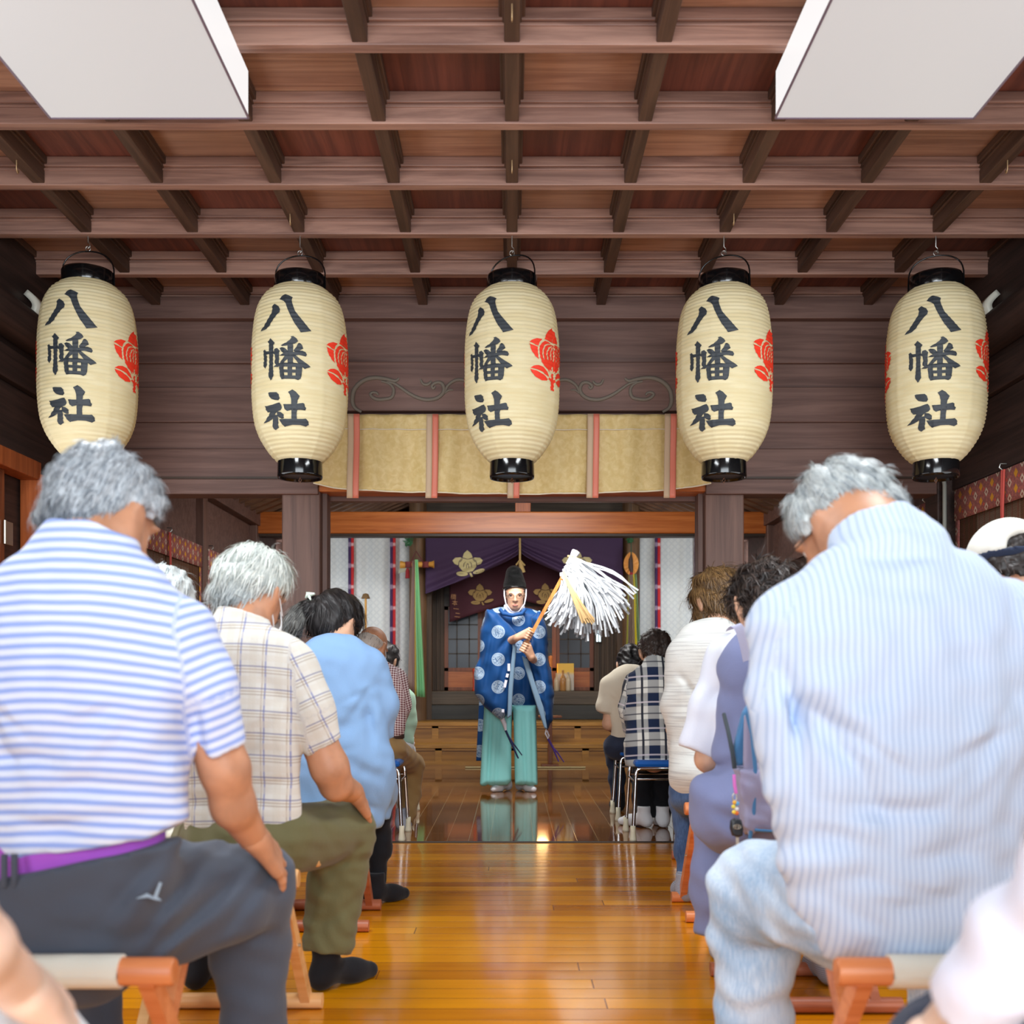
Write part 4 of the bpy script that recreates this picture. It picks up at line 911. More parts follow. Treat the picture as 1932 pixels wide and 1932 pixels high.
def person(label, base, hd, neck, torso, sleeves, arms, hands, pelvis, legs, mats, ysc=.63, hem=(), shirt_extra=None, pants_extra=None, feet=(), h=.009, cuff=True, group=None, skin_m=None, shirt_name='shirt', pants_name='trousers', collar=None, leg_cut=True, do_eyes=True, wr=.0022, no_pants=False, hand_h=.005):
    root = empty('person', (base[0], base[1], 0), label, 'person', group); shm, pm = mats
    c = at(*hd[:3]); s = hd[3]; R = rot(*hd[4:7])
    b = Sdf(.03); head(b, c, s, R); b.chain(CH(neck), .025)
    sk = lambda ch, q: [(p, r*q) for p, r in ch]
    tc = sk(CH(torso), .78); tc[-1] = (tc[-1][0], tc[-1][1]*.35); b.chain(tc, .03, (1, ysc*.95, 1))
    hs = []
    for ch in arms: b.chain(CH(ch), .02)
    for hp in hands:
        hsd = Sdf(.01); hand(hsd, *hp); hs.append(hsd.mesh(hand_h))
    for ch in legs:
        l = sk(CH(ch), .6); l[-1] = (l[-1][0], l[-1][1]*.6); b.chain(l, .03)
    if pelvis: px, py, d, rx, ry, rz = pelvis; b.ell(at(px, py, d), (rx*d/F*.75, ry*.75, rz*d/F*.75))
    sdf_part('body', b, h, skin_m, root, False, hs)
    if do_eyes: eyes(root, c, s, R)
    sh = Sdf(.035); sh.chain(CH(torso), .03, (1, ysc, 1))
    for p, n in hem: sh.cut(at(*p), n)
    n_cut = len(sh.post); cuts = sh.post; sh.post = []
    for i, ch in enumerate(sleeves): sh.chain(CH(ch), .026, (1, .9, 1), False, cuff, i+1)
    if collar: sh.cone(at(*collar[0][:3]), at(*collar[1][:3]), C(*collar[0])[1], C(*collar[1])[1], .012, (1, 1, 1), False, True)
    sh.post = cuts
    if shirt_extra: shirt_extra(sh)
    autofold(sh, torso, int(base[1]*37+abs(base[0])*11))
    sh.wrinkle(wr*.8, .19, int(abs(base[0]*100)+base[1]*10))
    sdf_part(shirt_name, sh, h*.85, shm, root)
    if not no_pants:
        pa = Sdf(.04)
        if pelvis: px, py, d, rx, ry, rz = pelvis; pa.ell(at(px, py, d), (rx*d/F, ry, rz*d/F))
        for ch in legs:
            l = CH(ch); pa.chain(l[:2], .05); pa.chain(l[1:], .03, (1, 1, 1), False, leg_cut)
        if pants_extra: pants_extra(pa)
        pa.wrinkle(wr*1.2, .13, 5+int(base[1]*10)); sdf_part(pants_name, pa, h*.85, pm, root)
    for q in feet: foot(root, *q)
    return root, c, s, R

HP_SHORT = lambda g: [((0, -.014, .034), (.084+g, .104+g, .09+g)), ((0, -.06, -.02), (.068+g, .05+g, .06))]
CUT_SHORT = [((0, -.085, -.062), (0, .13, -.18)), ((0, .07, .05), (0, 1, -.25))]
def seated_pts(x, y, s=1., lean=.06, w=.2):
    """joint layout of a plain seated figure facing the altar"""
    sh = lambda q: (x+q*w*.92*s, y+lean, .99*s)
    d = dict(neck=[W(x, y+lean, 1.06*s, .06*s), W(x, y+lean+.06, 1.15*s, .05*s)], hd=(W(x, y+lean+.12, 1.24*s, 0)[:3]),
             torso=[W(x, y+lean, .98*s, (w-.02)*s), W(x, y+.02, .8*s, (w-.025)*s), W(x, y, .6, (w-.02)*s)],
             sleeves=[[W(*sh(q), .075*s), W(x+q*(w+.03)*s, y+lean+.02, .84*s, .062*s), W(x+q*(w+.05)*s, y+lean+.05, .74*s, .055*s)] for q in (-1, 1)],
             arms=[[W(*sh(q), .05*s), W(x+q*(w+.05)*s, y+lean+.04, .72*s, .042*s), W(x+q*.13*s, y+.36, .60, .028*s)] for q in (-1, 1)],
             hands=[(Vector((x+q*.13*s, y+.36, .60)), (0, 1, -.25), (0, .3, 1), -q) for q in (-1, 1)],
             pelvis=W(x, y, .54, w*s)[:4]+(.15, .1*F/y),
             legs=[[W(x+q*.09, y+.02, .54, .085*s), W(x+q*.13, y+.42, .50, .068*s), W(x+q*.12, y+.44, .3, .058), W(x+q*.11, y+.42, .12, .052)] for q in (-1, 1)],
             feet=[(x+q*.11, y+.41, -q*8) for q in (-1, 1)])
    return d
# ======================= people: the two rows ==============================
def stripes_blue(g):
    p = g.pat(); n = g.noise(g.obj(), 6., 2.)
    return g.mix(g.band(g.mt('ADD', p[1], g.mt('MULTIPLY', n, .012)), .0192, .46, 0, .12), (216, 224, 242), (146, 168, 226))
def pin_blue(g):
    p = g.pat(); n = g.noise(g.obj(), 5., 2.)
    return g.mix(g.band(g.mt('ADD', p[0], g.mt('MULTIPLY', n, .004)), .0112, .3, 0, .14), (200, 215, 236), (170, 190, 220))
def plaid_light(g):
    p = g.pat(); c = g.mix(g.noise(g.obj(), 8., 2.), (218, 217, 210), (208, 207, 200))
    for a, per, dt, ph, col, am in ((0, .062, .06, 0, (110, 120, 176), .8), (0, .062, .05, .12, (160, 140, 120), .6), (0, .062, .3, .5, (206, 202, 190), .5), (1, .058, .06, 0, (110, 112, 150), .75), (1, .058, .05, .14, (160, 140, 120), .65), (1, .058, .05, .28, (150, 132, 116), .6), (1, .058, .3, .6, (208, 202, 190), .5)):
        c = g.mix(g.mt('MULTIPLY', g.band(p[a], per, dt, ph, .015), am), c, col)
    return c
def gingham(g):
    p = g.pat(); a = g.band(p[0], .0135, .55, 0, .1); b = g.band(p[1], .0135, .55, 0, .1)
    return g.mix(g.mt('MULTIPLY', g.mt('ADD', a, b), .5), (232, 222, 222), (108, 44, 54))
def plaid_navy(g):
    p = g.pat(); a = g.band(p[0], .128, .5, .12, .02); b = g.band(p[1], .15, .5, .2, .02)
    c = g.mix(g.mt('MULTIPLY', g.mt('ADD', a, b), .5), (226, 228, 222), (30, 44, 74))
    c = g.mix(g.band(p[0], .128, .1, .62, .02), c, (44, 48, 60)); c = g.mix(g.mt('MULTIPLY', g.band(p[1], .15, .06, .3, .015), .7), c, (222, 214, 222)); c = g.mix(g.mt('MULTIPLY', g.band(p[1], .15, .05, .74, .015), .8), c, (40, 44, 60))
    return c
def slub(g):
    n = g.noise(g.map(g.obj(), (5, 5, 170)), 1., 3.); return g.mix(g.rng(n, .45, .68), (212, 214, 210), (186, 187, 185))
def denim(c1, c2):
    def f(g):
        n = g.noise(g.obj(), 5., 4.); t = g.noise(g.map(g.obj(), (260, 260, 20)), 1., 2.); return g.mix(g.rng(g.mt('ADD', g.mt('MULTIPLY', t, .4), g.mt('MULTIPLY', n, .75)), .36, .78), c1, c2)
    return f
F_STRIPE = fabric('striped_polo', (220, 226, 246), stripes_blue, wr=.35); F_PIN = fabric('pinstripe_cotton', (220, 230, 246), pin_blue, wr=.3)
F_PLAID = fabric('plaid_cotton', (232, 228, 218), plaid_light); F_GING = fabric('gingham_cotton', (170, 120, 126), gingham); F_NAVYP = fabric('navy_plaid', (120, 130, 150), plaid_navy)
F_SLUB = fabric('slub_jersey', (226, 226, 220), slub); F_BLUE = fabric('sky_blue_jersey', (134, 170, 212)); F_MINT = fabric('mint_jersey', (178, 214, 190)); F_BEIGE = fabric('oatmeal_jersey', (216, 206, 186))
F_WHITE = fabric('white_cotton', (220, 226, 240)); F_DRESS = fabric('slate_blue_jersey', (120, 128, 166)); F_CHAR = fabric('charcoal_twill', (74, 80, 92)); F_OLIVE = fabric('olive_twill', (104, 100, 68))
F_BLACK = fabric('black_knit', (24, 25, 30)); F_KHAKI = fabric('khaki_twill', (152, 122, 78)); F_NAVY = fabric('navy_twill', (40, 48, 68)); F_GREEN = fabric('green_twill', (58, 104, 88)); F_GREY = fabric('grey_twill', (180, 182, 186))
F_JEANL = fabric('pale_denim', (190, 208, 226), denim((140, 172, 204), (208, 222, 236)), wr=.4); F_JEAN = fabric('blue_denim', (60, 84, 120), denim((44, 66, 104), (84, 110, 150)))
F_SOCKB = fabric('black_sock', (28, 28, 32)); F_SOCKW = fabric('white_sock', (232, 234, 238)); F_SOCKG = fabric('grey_sock', (150, 154, 166), lambda g: g.mix(g.band(g.sep(g.obj())[2], .006, .5), (172, 176, 188), (132, 138, 154)))
F_PURP = fabric('purple_undershirt', (164, 84, 190)); F_LAV = fabric('lavender_white', (218, 223, 240))
H_GREY = hair_mat('grey_hair', (120, 128, 137), (188, 195, 200), (72, 79, 88)); H_SILV = hair_mat('silver_hair', (136, 146, 152), (202, 208, 206), (92, 100, 110)); H_WHITE = hair_mat('white_hair', (178, 186, 182), (232, 236, 228), (158, 166, 170))
H_BLACK = hair_mat('black_hair', (16, 15, 16), (46, 42, 42)); H_DARK = hair_mat('dark_brown_hair', (30, 24, 22), (70, 58, 52)); H_BROWN = hair_mat('light_brown_hair', (66, 48, 30), (124, 94, 56)); H_SALT = hair_mat('salt_hair', (120, 110, 104), (190, 180, 170))
M_ELAST = G('white_elastic', (236, 238, 240), .7).m; M_MASK = G('white_mask', (236, 240, 242), .8).m; M_FRAMEG = G('spectacle_frame', (70, 60, 56), .3, .6).m
def T_(c, s, R): return lambda x, y, z: c+R @ (Vector((x, y, z))*s)
def glasses(root, c, s, R, m):
    t = T_(c, s, R); mb = MB()
    for q in (-1, 1):
        mb.tube([t(q*.032+.022*math.cos(a), .112-.004*abs(math.cos(a)), .002+.016*math.sin(a)) for a in [2*math.pi*k/20 for k in range(21)]], .0014*s, 6, 0, False)
        mb.tube([t(q*.054, .108, .006), t(q*.074, .09, .008), t(q*.083, .0, .008), t(q*.083, -.02, -.006)], .0017*s, 6)
    mb.tube([t(-.011, .113, .004), t(0, .116, .007), t(.011, .113, .004)], .0014*s, 6)
    mb.build('glasses', [m], root)
def mask(root, c, s, R):
    t = T_(c, s, R)
    solidify(MB().grid(lambda u, v: t((u-.5)*.13*(1-.2*abs(v-.5)), .118-.06*(2*u-1)**2+.012*math.sin(math.pi*v), -.022-.075*v), 12, 8).build('face_mask', [M_MASK], root), .002)
    for q in (-1, 1): MB().tube([t(q*.062, .066, -.03), t(q*.078, .02, -.005), t(q*.089, -.022, .012), t(q*.09, -.03, -.012), t(q*.083, -.014, -.04), t(q*.074, .02, -.06), t(q*.058, .064, -.09)], .0022*s, 7).build('mask_strap', [M_ELAST], root)

# --- grey-haired man in the striped polo (front of the left row)
def sx1(sh):
    sh.fold(at(348, 1300, 1.9), at(352, 1530, 1.9), .022, .017).fold(at(352, 1340, 1.9), at(300, 1440, 1.9), .01, .02).fold(at(120, 1460, 1.9), at(330, 1500, 1.9), .007, .02).fold(at(80, 1560, 1.9), at(320, 1530, 1.9), .007, .018).fold(at(355, 1180, 1.9), at(300, 1330, 1.9), -.006, .03)
def px1(pa):
    pa.chain(CH([(128, 1690, 1.96, 210), (128, 1560, 1.96, 212)]), .04, (1, .665, 1), False, True).chain(CH([(240, 1730, 2.04, 100), (430, 1722, 2.2, 74)]), .06); pa.cut(at(128, 1634, 1.84), (-.2, 0, 1))
    pa.fold(at(400, 1600, 2.1), at(300, 1770, 2.1), .017, .018).fold(at(470, 1640, 2.2), at(340, 1760, 2.2), .015, .016).fold(at(360, 1580, 2.1), at(270, 1700, 2.1), .012, .016).fold(at(510, 1640, 2.2), at(430, 1760, 2.2), .012, .014).fold(at(140, 1700, 2), at(300, 1745, 2), .006, .018).fold(at(380, 1590, 2.1), at(440, 1635, 2.1), .010, .018).fold(at(410, 1790, 2.3), at(530, 1740, 2.3), .014, .02)
p1, c, s, R = person('grey-haired man in a blue and white striped polo, seated on the nearest left stool', (-.8, 2.0), (198, 982, 2.1, 1.07, -24, -20, 4),
    [(165, 1100, 2.0, 92), (190, 985, 2.06, 74)], [(150, 1212, 1.98, 205), (150, 1340, 1.97, 210), (150, 1520, 1.96, 205)],
    [[(325, 1208, 2.0, 86), (368, 1300, 2.0, 74), (410, 1418, 2.02, 56)], [(-25, 1208, 2.0, 86), (-70, 1300, 2.0, 74), (-110, 1418, 2.02, 56)]],
    [[(335, 1210, 2.0, 55), (424, 1450, 2.04, 45), (440, 1520, 2.08, 40), (478, 1580, 2.17, 28)], [(-35, 1210, 2.0, 55), (-125, 1450, 2.04, 45), (60, 1620, 2.3, 28)]],
    [(at(480, 1580, 2.17), at(546, 1642, 2.29)-at(480, 1580, 2.17), (.55, -.45, .7), -1, 1.12, .28), (at(64, 1622, 2.3), (.2, .9, -.4), (0, .3, 1), 1, 1.1, .3)],
    (120, 1700, 2.02, 232, .165, 120), [[(225, 1695, 2.02, 116), (462, 1676, 2.32, 90), (474, 1790, 2.36, 70), (481, 2010, 2.36, 60)], [(70, 1695, 2.02, 112), (165, 1700, 2.38, 84), (186, 1790, 2.4, 46), (188, 2000, 2.38, 42)]],
    (F_STRIPE, F_CHAR), hem=[((128, 1608, 1.84), (.118, 0, -1)), ((298, 1572, 1.9), (.5, 0, -1))], shirt_extra=sx1, pants_extra=px1, skin_m=SK_TAN, collar=((160, 1066, 2.0, 104), (176, 1002, 2.01, 86)), feet=[(-.57, 2.34, -6, F_SOCKB), (-.93, 2.36, 4, F_SOCKB)], h=.0085, hand_h=.0045)
hair(p1, c, s, R, HP_SHORT(.010), H_GREY, CUT_SHORT+[((0, -.06, -.08), (0, -.2, -1))], n=6500, L=.026, wdt=.002, lift=.55, sub=[((.095, .0, -.022), (.036, .036, .052)), ((-.095, .0, -.022), (.036, .036, .052))], seed=3, ears=True)
ut = Sdf(.03).chain(CH([(124, 1560, 1.965, 186), (120, 1648, 1.965, 186)]), .02, (1, .635, 1), True, True); sdf_part('undershirt', ut, .009, F_PURP, p1)
for px in (8, 27): MB().tube([at(px, 1612, 1.825), at(px, 1650, 1.815), at(px, 1672, 1.825)], .006, 8).build('belt_loop', [F_CHAR], p1)
lg = [(-25, 12), (-8, 4), (2, 10), (12, -14), (16, -12), (8, 10), (14, 16), (4, 14), (-6, 10)]
cc = at(288, 1680, 1.872)
solidify(new_mesh('logo', [(cc.x+a*.0011, cc.y-.004+.0006*(a+b)*.2, cc.z-b*.0011) for a, b in lg], [tuple(range(9))], [G('silver_print', (150, 172, 190), .5).m], None, False, p1, p1.location), .003)

# --- white-haired man in plaid
def sx2(sh): sh.fold(at(555, 1330, 2.85), at(566, 1500, 2.85), .014, .016).fold(at(420, 1520, 2.8), at(540, 1480, 2.8), .007, .018).fold(at(470, 1250, 2.8), at(540, 1340, 2.8), .005, .02)
def px2(pa): pa.fold(at(690, 1590, 3.1), at(600, 1660, 3.1), .012, .018).fold(at(640, 1640, 3.1), at(590, 1790, 3.1), .007, .018).fold(at(690, 1690, 3.1), at(590, 1760, 3.1), .007, .016)
p2, c, s, R = person('white-haired man in a pale plaid shirt and olive trousers, second in the left row', (-.76, 2.9), (478, 1122, 3.03, 1.04, -24, -22, 4),
    [(452, 1205, 2.93, 54), (470, 1140, 2.98, 42)], [(452, 1288, 2.9, 122), (455, 1390, 2.89, 118), (458, 1530, 2.88, 113)],
    [[(540, 1262, 2.92, 60), (574, 1330, 2.92, 52), (607, 1407, 2.94, 39)], [(364, 1262, 2.92, 60), (340, 1330, 2.92, 52), (320, 1407, 2.94, 39)]],
    [[(545, 1262, 2.92, 36), (622, 1448, 2.95, 35), (634, 1480, 2.98, 30), (666, 1494, 3.08, 21)], [(360, 1262, 2.92, 36), (316, 1448, 2.95, 34), (400, 1520, 3.2, 21)]],
    [(at(667, 1494, 3.08), at(702, 1536, 3.2)-at(667, 1494, 3.08), (.55, -.4, .7), -1, 1.05, .3), (at(402, 1521, 3.2), (.1, .9, -.4), (0, .3, 1), 1, 1., .3)],
    (468, 1582, 2.9, 108, .16, 66), [[(530, 1584, 2.9, 68), (646, 1572, 3.2, 60), (634, 1680, 3.2, 52), (616, 1798, 3.16, 48)], [(410, 1584, 2.9, 64), (386, 1588, 3.25, 56), (380, 1680, 3.22, 46), (376, 1775, 3.2, 40)]],
    (F_PLAID, F_OLIVE), hem=[((455, 1582, 2.88), (-.12, 0, -1))], shirt_extra=sx2, pants_extra=px2, skin_m=SK_TAN, collar=((452, 1192, 2.92, 60), (462, 1158, 2.93, 50)), feet=[(-.552, 3.165, -42, F_SOCKB, .2, 1.0, 'sock', .052), (-.94, 3.18, 4, F_SOCKB, .2)], h=.0095)
hair(p2, c, s, R, HP_SHORT(.009), H_WHITE, CUT_SHORT, n=4200, L=.05, wdt=.0026, lift=.22, seed=5, ears=True, sub=[((.098, .012, -.03), (.026, .03, .05)), ((-.098, .012, -.03), (.026, .03, .05))])
mask(p2, c, s, R)

# --- ponytailed woman in the sky blue tunic
def sx3(sh):
    sh.chain(CH([(690, 1478, 4.1, 50), (712, 1492, 4.36, 40)]), .05).chain(CH([(713, 1490, 4.34, 30), (708, 1562, 4.32, 26)]), .04, (1, 1, 1), False, True).chain(CH([(600, 1478, 4.1, 46), (600, 1492, 4.36, 40)]), .05)
    sh.fold(at(690, 1320, 4.0), at(702, 1410, 4.0), .016, .02).fold(at(640, 1380, 4), at(690, 1350, 4), .008, .025).fold(at(640, 1420, 4), at(720, 1470, 4), .008, .025).fold(at(660, 1480, 4), at(715, 1540, 4), .006, .02)
p3, c, s, R = person('ponytailed woman in a sky blue tunic and black leggings, third in the left row', (-.68, 4.1), (634, 1178, 4.24, 1.04, -30, -24, 6),
    [(642, 1240, 4.12, 32), (640, 1190, 4.2, 25)], [(634, 1276, 4.1, 84), (640, 1360, 4.08, 86), (646, 1450, 4.06, 92), (640, 1520, 4.06, 90)],
    [[(694, 1260, 4.12, 38), (720, 1330, 4.13, 32), (716, 1388, 4.17, 26)], [(574, 1260, 4.12, 38), (552, 1330, 4.13, 32), (556, 1388, 4.17, 26)]],
    [[(696, 1260, 4.12, 22), (716, 1385, 4.17, 18), (690, 1440, 4.4, 12)], [(574, 1260, 4.12, 22), (556, 1385, 4.17, 18), (610, 1440, 4.4, 12)]],
    [(at(690, 1440, 4.4), (-.3, 1, -.2), (0, .3, 1), -1), (at(610, 1440, 4.4), (.3, 1, -.2), (0, .3, 1), 1)],
    (645, 1510, 4.1, 84, .15, 40), [[(690, 1505, 4.1, 38), (712, 1500, 4.4, 30), (716, 1600, 4.38, 21), (708, 1692, 4.34, 15)], [(600, 1505, 4.1, 38), (604, 1500, 4.4, 30), (604, 1600, 4.38, 21), (604, 1692, 4.34, 15)]],
    (F_BLUE, F_BLACK), hem=[((640, 1562, 4.06), (0, 0, -1))], shirt_extra=sx3, skin_m=SK_MID, feet=[(-.555, 4.33, -40, F_SOCKB, .13, .95), (-.78, 4.33, 0, F_SOCKB, .13, .95)], h=.01, shirt_name='tunic', pants_name='leggings')
hair(p3, c, s, R, HP_SHORT(.008)+[((-.05, -.105, .03), (-.05, -.125, .0), .03, .036)], H_BLACK, [((0, -.1, -.115), (0, .13, -.3)), ((0, .08, .05), (0, 1, -.25))], n=2600, L=.06, wdt=.0022, lift=.05, seed=8, crown=(-.03, -.11, .06), jit=.12, sub=[((.095, .012, -.03), (.024, .03, .045))])
t = T_(c, s, R)
MB().tube([t(-.075, -.125, .045), t(-.05, -.142, .05), t(-.025, -.138, .058)], [.004, .012, .004], 8).tube([t(-.07, -.135, .062), t(-.05, -.142, .05), t(-.03, -.14, .03)], [.003, .008, .003], 8).build('hair_clip', [G('pale_clip', (206, 220, 206), .3).m], p3)
hair(p3, c, s, R, [((-.058, -.15, -.03), (-.05, -.155, -.085), .03, .04)], hair_mat('grey_black_hair', (60, 60, 60), (120, 120, 116)), (), n=900, L=.07, wdt=.0026, lift=.1, seed=9, name='ponytail', crown=(-.05, -.14, .06), jit=.08)

# --- bald man in gingham
p4, c, s, R = person('balding man in a burgundy gingham shirt and khaki trousers on the left blue stool', (-.8, 6.25), (703, 1222, 6.36, 1.06, -26, -24, 4),
    [(708, 1262, 6.27, 22), (706, 1235, 6.32, 18)], [(706, 1296, 6.25, 54), (708, 1340, 6.25, 53), (710, 1372, 6.24, 53)],
    [[(744, 1284, 6.27, 26), (753, 1330, 6.29, 22), (746, 1375, 6.36, 17)], [(668, 1284, 6.27, 26), (658, 1330, 6.29, 22), (664, 1375, 6.36, 17)]],
    [[(744, 1284, 6.27, 15), (750, 1375, 6.36, 13), (740, 1410, 6.6, 9)], [(668, 1284, 6.27, 15), (664, 1375, 6.36, 13), (700, 1410, 6.6, 9)]],
    [(at(740, 1410, 6.6), (0, 1, -.3), (0, .3, 1), -1), (at(700, 1410, 6.6), (0, 1, -.3), (0, .3, 1), 1)],
    (712, 1414, 6.25, 54, .16, 30), [[(732, 1414, 6.25, 31), (776, 1442, 6.62, 23), (774, 1500, 6.6, 19), (764, 1552, 6.5, 17)], [(690, 1414, 6.25, 30), (706, 1442, 6.66, 22), (708, 1500, 6.6, 18), (712, 1552, 6.5, 16)]],
    (F_GING, F_KHAKI), hem=[((708, 1389, 6.25), (0, 0, -1))], skin_m=SK_TAN, feet=[(-.66, 6.42, -6, F_SOCKG, .13), (-.82, 6.46, 0, F_SOCKG, .13)], h=.011)
hair(p4, c, s, R, [((0, -.02, .01), (.081, .1, .075)), ((0, -.06, -.02), (.07, .05, .05))], H_SALT, [((0, 0, .03), (0, .15, 1)), ((0, -.085, -.062), (0, .13, -.18))], n=300, L=.02, seed=4, amp=.001)
mask(p4, c, s, R)
bl = Sdf(.01).cone(at(710, 1382, 6.25), at(710, 1394, 6.25), .165, .165, None, (1, .64, 1), True, True); sdf_part('belt', bl, .008, G('brown_leather', (62, 44, 36), .5).m, p4, False)

# --- mint jumper
p5, c, s, R = person('dark-haired person in a mint green top, last in the left row', (-.84, 7.2), (724, 1250, 7.32, 1.06, -20, -26, 0),
    [(732, 1288, 7.22, 18), (728, 1262, 7.28, 15)], [(735, 1328, 7.2, 46), (735, 1360, 7.2, 45), (735, 1395, 7.2, 45)],
    [[(760, 1322, 7.2, 23), (766, 1360, 7.22, 19), (764, 1392, 7.28, 16)], [(706, 1322, 7.2, 23), (700, 1360, 7.22, 19), (702, 1392, 7.28, 16)]],
    [[(760, 1322, 7.2, 13), (764, 1392, 7.28, 11), (752, 1400, 7.5, 8)], [(706, 1322, 7.2, 13), (702, 1392, 7.28, 11), (716, 1400, 7.5, 8)]],
    [(at(752, 1400, 7.5), (0, 1, -.2), (0, .3, 1), -1), (at(716, 1400, 7.5), (0, 1, -.2), (0, .3, 1), 1)],
    (735, 1412, 7.2, 46, .15, 26), [[(752, 1412, 7.2, 24), (764, 1420, 7.6, 19), (762, 1470, 7.58, 15), (760, 1512, 7.55, 14)], [(716, 1412, 7.2, 24), (712, 1420, 7.6, 19), (712, 1470, 7.58, 15), (712, 1512, 7.55, 14)]],
    (F_MINT, F_GREY), hem=[((735, 1412, 7.2), (0, 0, -1))], skin_m=SK_MID, feet=[(-.78, 7.55, -6, F_SOCKW, .13), (-.95, 7.55, 6, F_SOCKW, .13)], h=.012)
hair(p5, c, s, R, HP_SHORT(.014)+[((0, -.05, -.04), (.085, .07, .085))], H_BLACK, [((0, 0, -.12), (0, 0, -1)), ((0, .07, .05), (0, 1, -.2))], n=500, L=.06, seed=6)
bg = Sdf(.03).ell(at(768, 1398, 7.3), (.05, .09, .085)).ell(at(766, 1384, 7.3), (.035, .06, .06)); bg.wrinkle(.006, .09, 3)
b_ = sdf_part('carrier_bag', bg, .009, G('white_polythene', (232, 228, 232), .35).m, None, False); tag(b_, 'crumpled white carrier bag at the side of the person in mint green', 'bag')

# --- man in pinstripes (front of the right row)
def sx6(sh):
    sh.fold(at(1500, 1290, 1.9), at(1520, 1480, 1.9), .016, .016).fold(at(1480, 1250, 1.9), at(1530, 1400, 1.9), .008, .014).fold(at(1520, 1365, 1.9), at(1640, 1380, 1.9), .009, .02).fold(at(1520, 1560, 1.9), at(1660, 1600, 1.9), .009, .02).fold(at(1700, 1610, 1.9), at(1900, 1620, 1.9), .007, .02).fold(at(1540, 1680, 1.9), at(1680, 1760, 1.9), .007, .018).fold(at(1700, 1700, 1.9), at(1860, 1715, 1.9), .006, .02).fold(at(1620, 1050, 1.9), at(1780, 1055, 1.9), .004, .012)
def px6(pa):
    for q in range(5): pa.fold(at(1400+28*q, 1650, 2.2), at(1440+24*q, 1740, 2.2), .006, .009)
    pa.fold(at(1420, 1715, 2.2), at(1500, 1800, 2.2), .012, .016)
p6, c, s, R = person('grey-haired man in a pale pinstriped shirt and faded jeans, seated on the nearest right stool', (.8, 2.0), (1594, 1002, 2.16, 1.06, 34, -32, -6),
    [(1668, 1080, 2.0, 100), (1622, 990, 2.1, 78)], [(1690, 1245, 1.98, 240), (1690, 1420, 1.97, 238), (1700, 1640, 1.96, 222)],
    [[(1502, 1185, 2.0, 92), (1486, 1310, 2.0, 69), (1506, 1440, 2.02, 58), (1528, 1550, 2.1, 50)], [(1880, 1185, 2.0, 92), (1915, 1310, 2.0, 70), (1920, 1440, 2.02, 62), (1880, 1550, 2.1, 54)]],
    [[(1505, 1190, 2.0, 55), (1485, 1440, 2.02, 42), (1545, 1610, 2.28, 30)], [(1880, 1190, 2.0, 55), (1915, 1440, 2.02, 42), (1780, 1610, 2.3, 30)]],
    [(at(1547, 1612, 2.28), (-.1, 1, -.3), (0, .3, 1), 1, 1.1, .3), (at(1778, 1612, 2.3), (.1, 1, -.3), (0, .3, 1), -1, 1.1, .3)],
    (1690, 1715, 2.03, 190, .15, 112), [[(1590, 1712, 2.02, 118), (1424, 1678, 2.3, 84), (1420, 1790, 2.32, 73), (1424, 2040, 2.32, 70)], [(1780, 1712, 2.02, 112), (1790, 1700, 2.42, 84), (1778, 1800, 2.42, 62), (1770, 1980, 2.42, 58)]],
    (F_PIN, F_JEANL), ysc=.6, hem=[((1690, 1812, 1.96), (0, 0, -1)), ((1505, 1730, 1.96), (-1, 0, -.62))], shirt_extra=sx6, pants_extra=px6, skin_m=SK_TAN, collar=((1672, 1062, 2.0, 116), (1650, 998, 2.03, 92)), feet=[(.53, 2.3, 6, F_SOCKG), (.96, 2.4, -4, F_SOCKG)], h=.0085, wr=.004)
hair(p6, c, s, R, HP_SHORT(.008)+[((-.075, .03, -.03), (.016, .022, .04))], H_SILV, CUT_SHORT, n=6500, L=.04, wdt=.002, lift=.3, seed=13, ears=True, sub=[((.1, .004, -.025), (.032, .03, .05)), ((-.1, -.002, -.022), (.036, .034, .05))])
glasses(p6, c, s, R, M_FRAMEG)

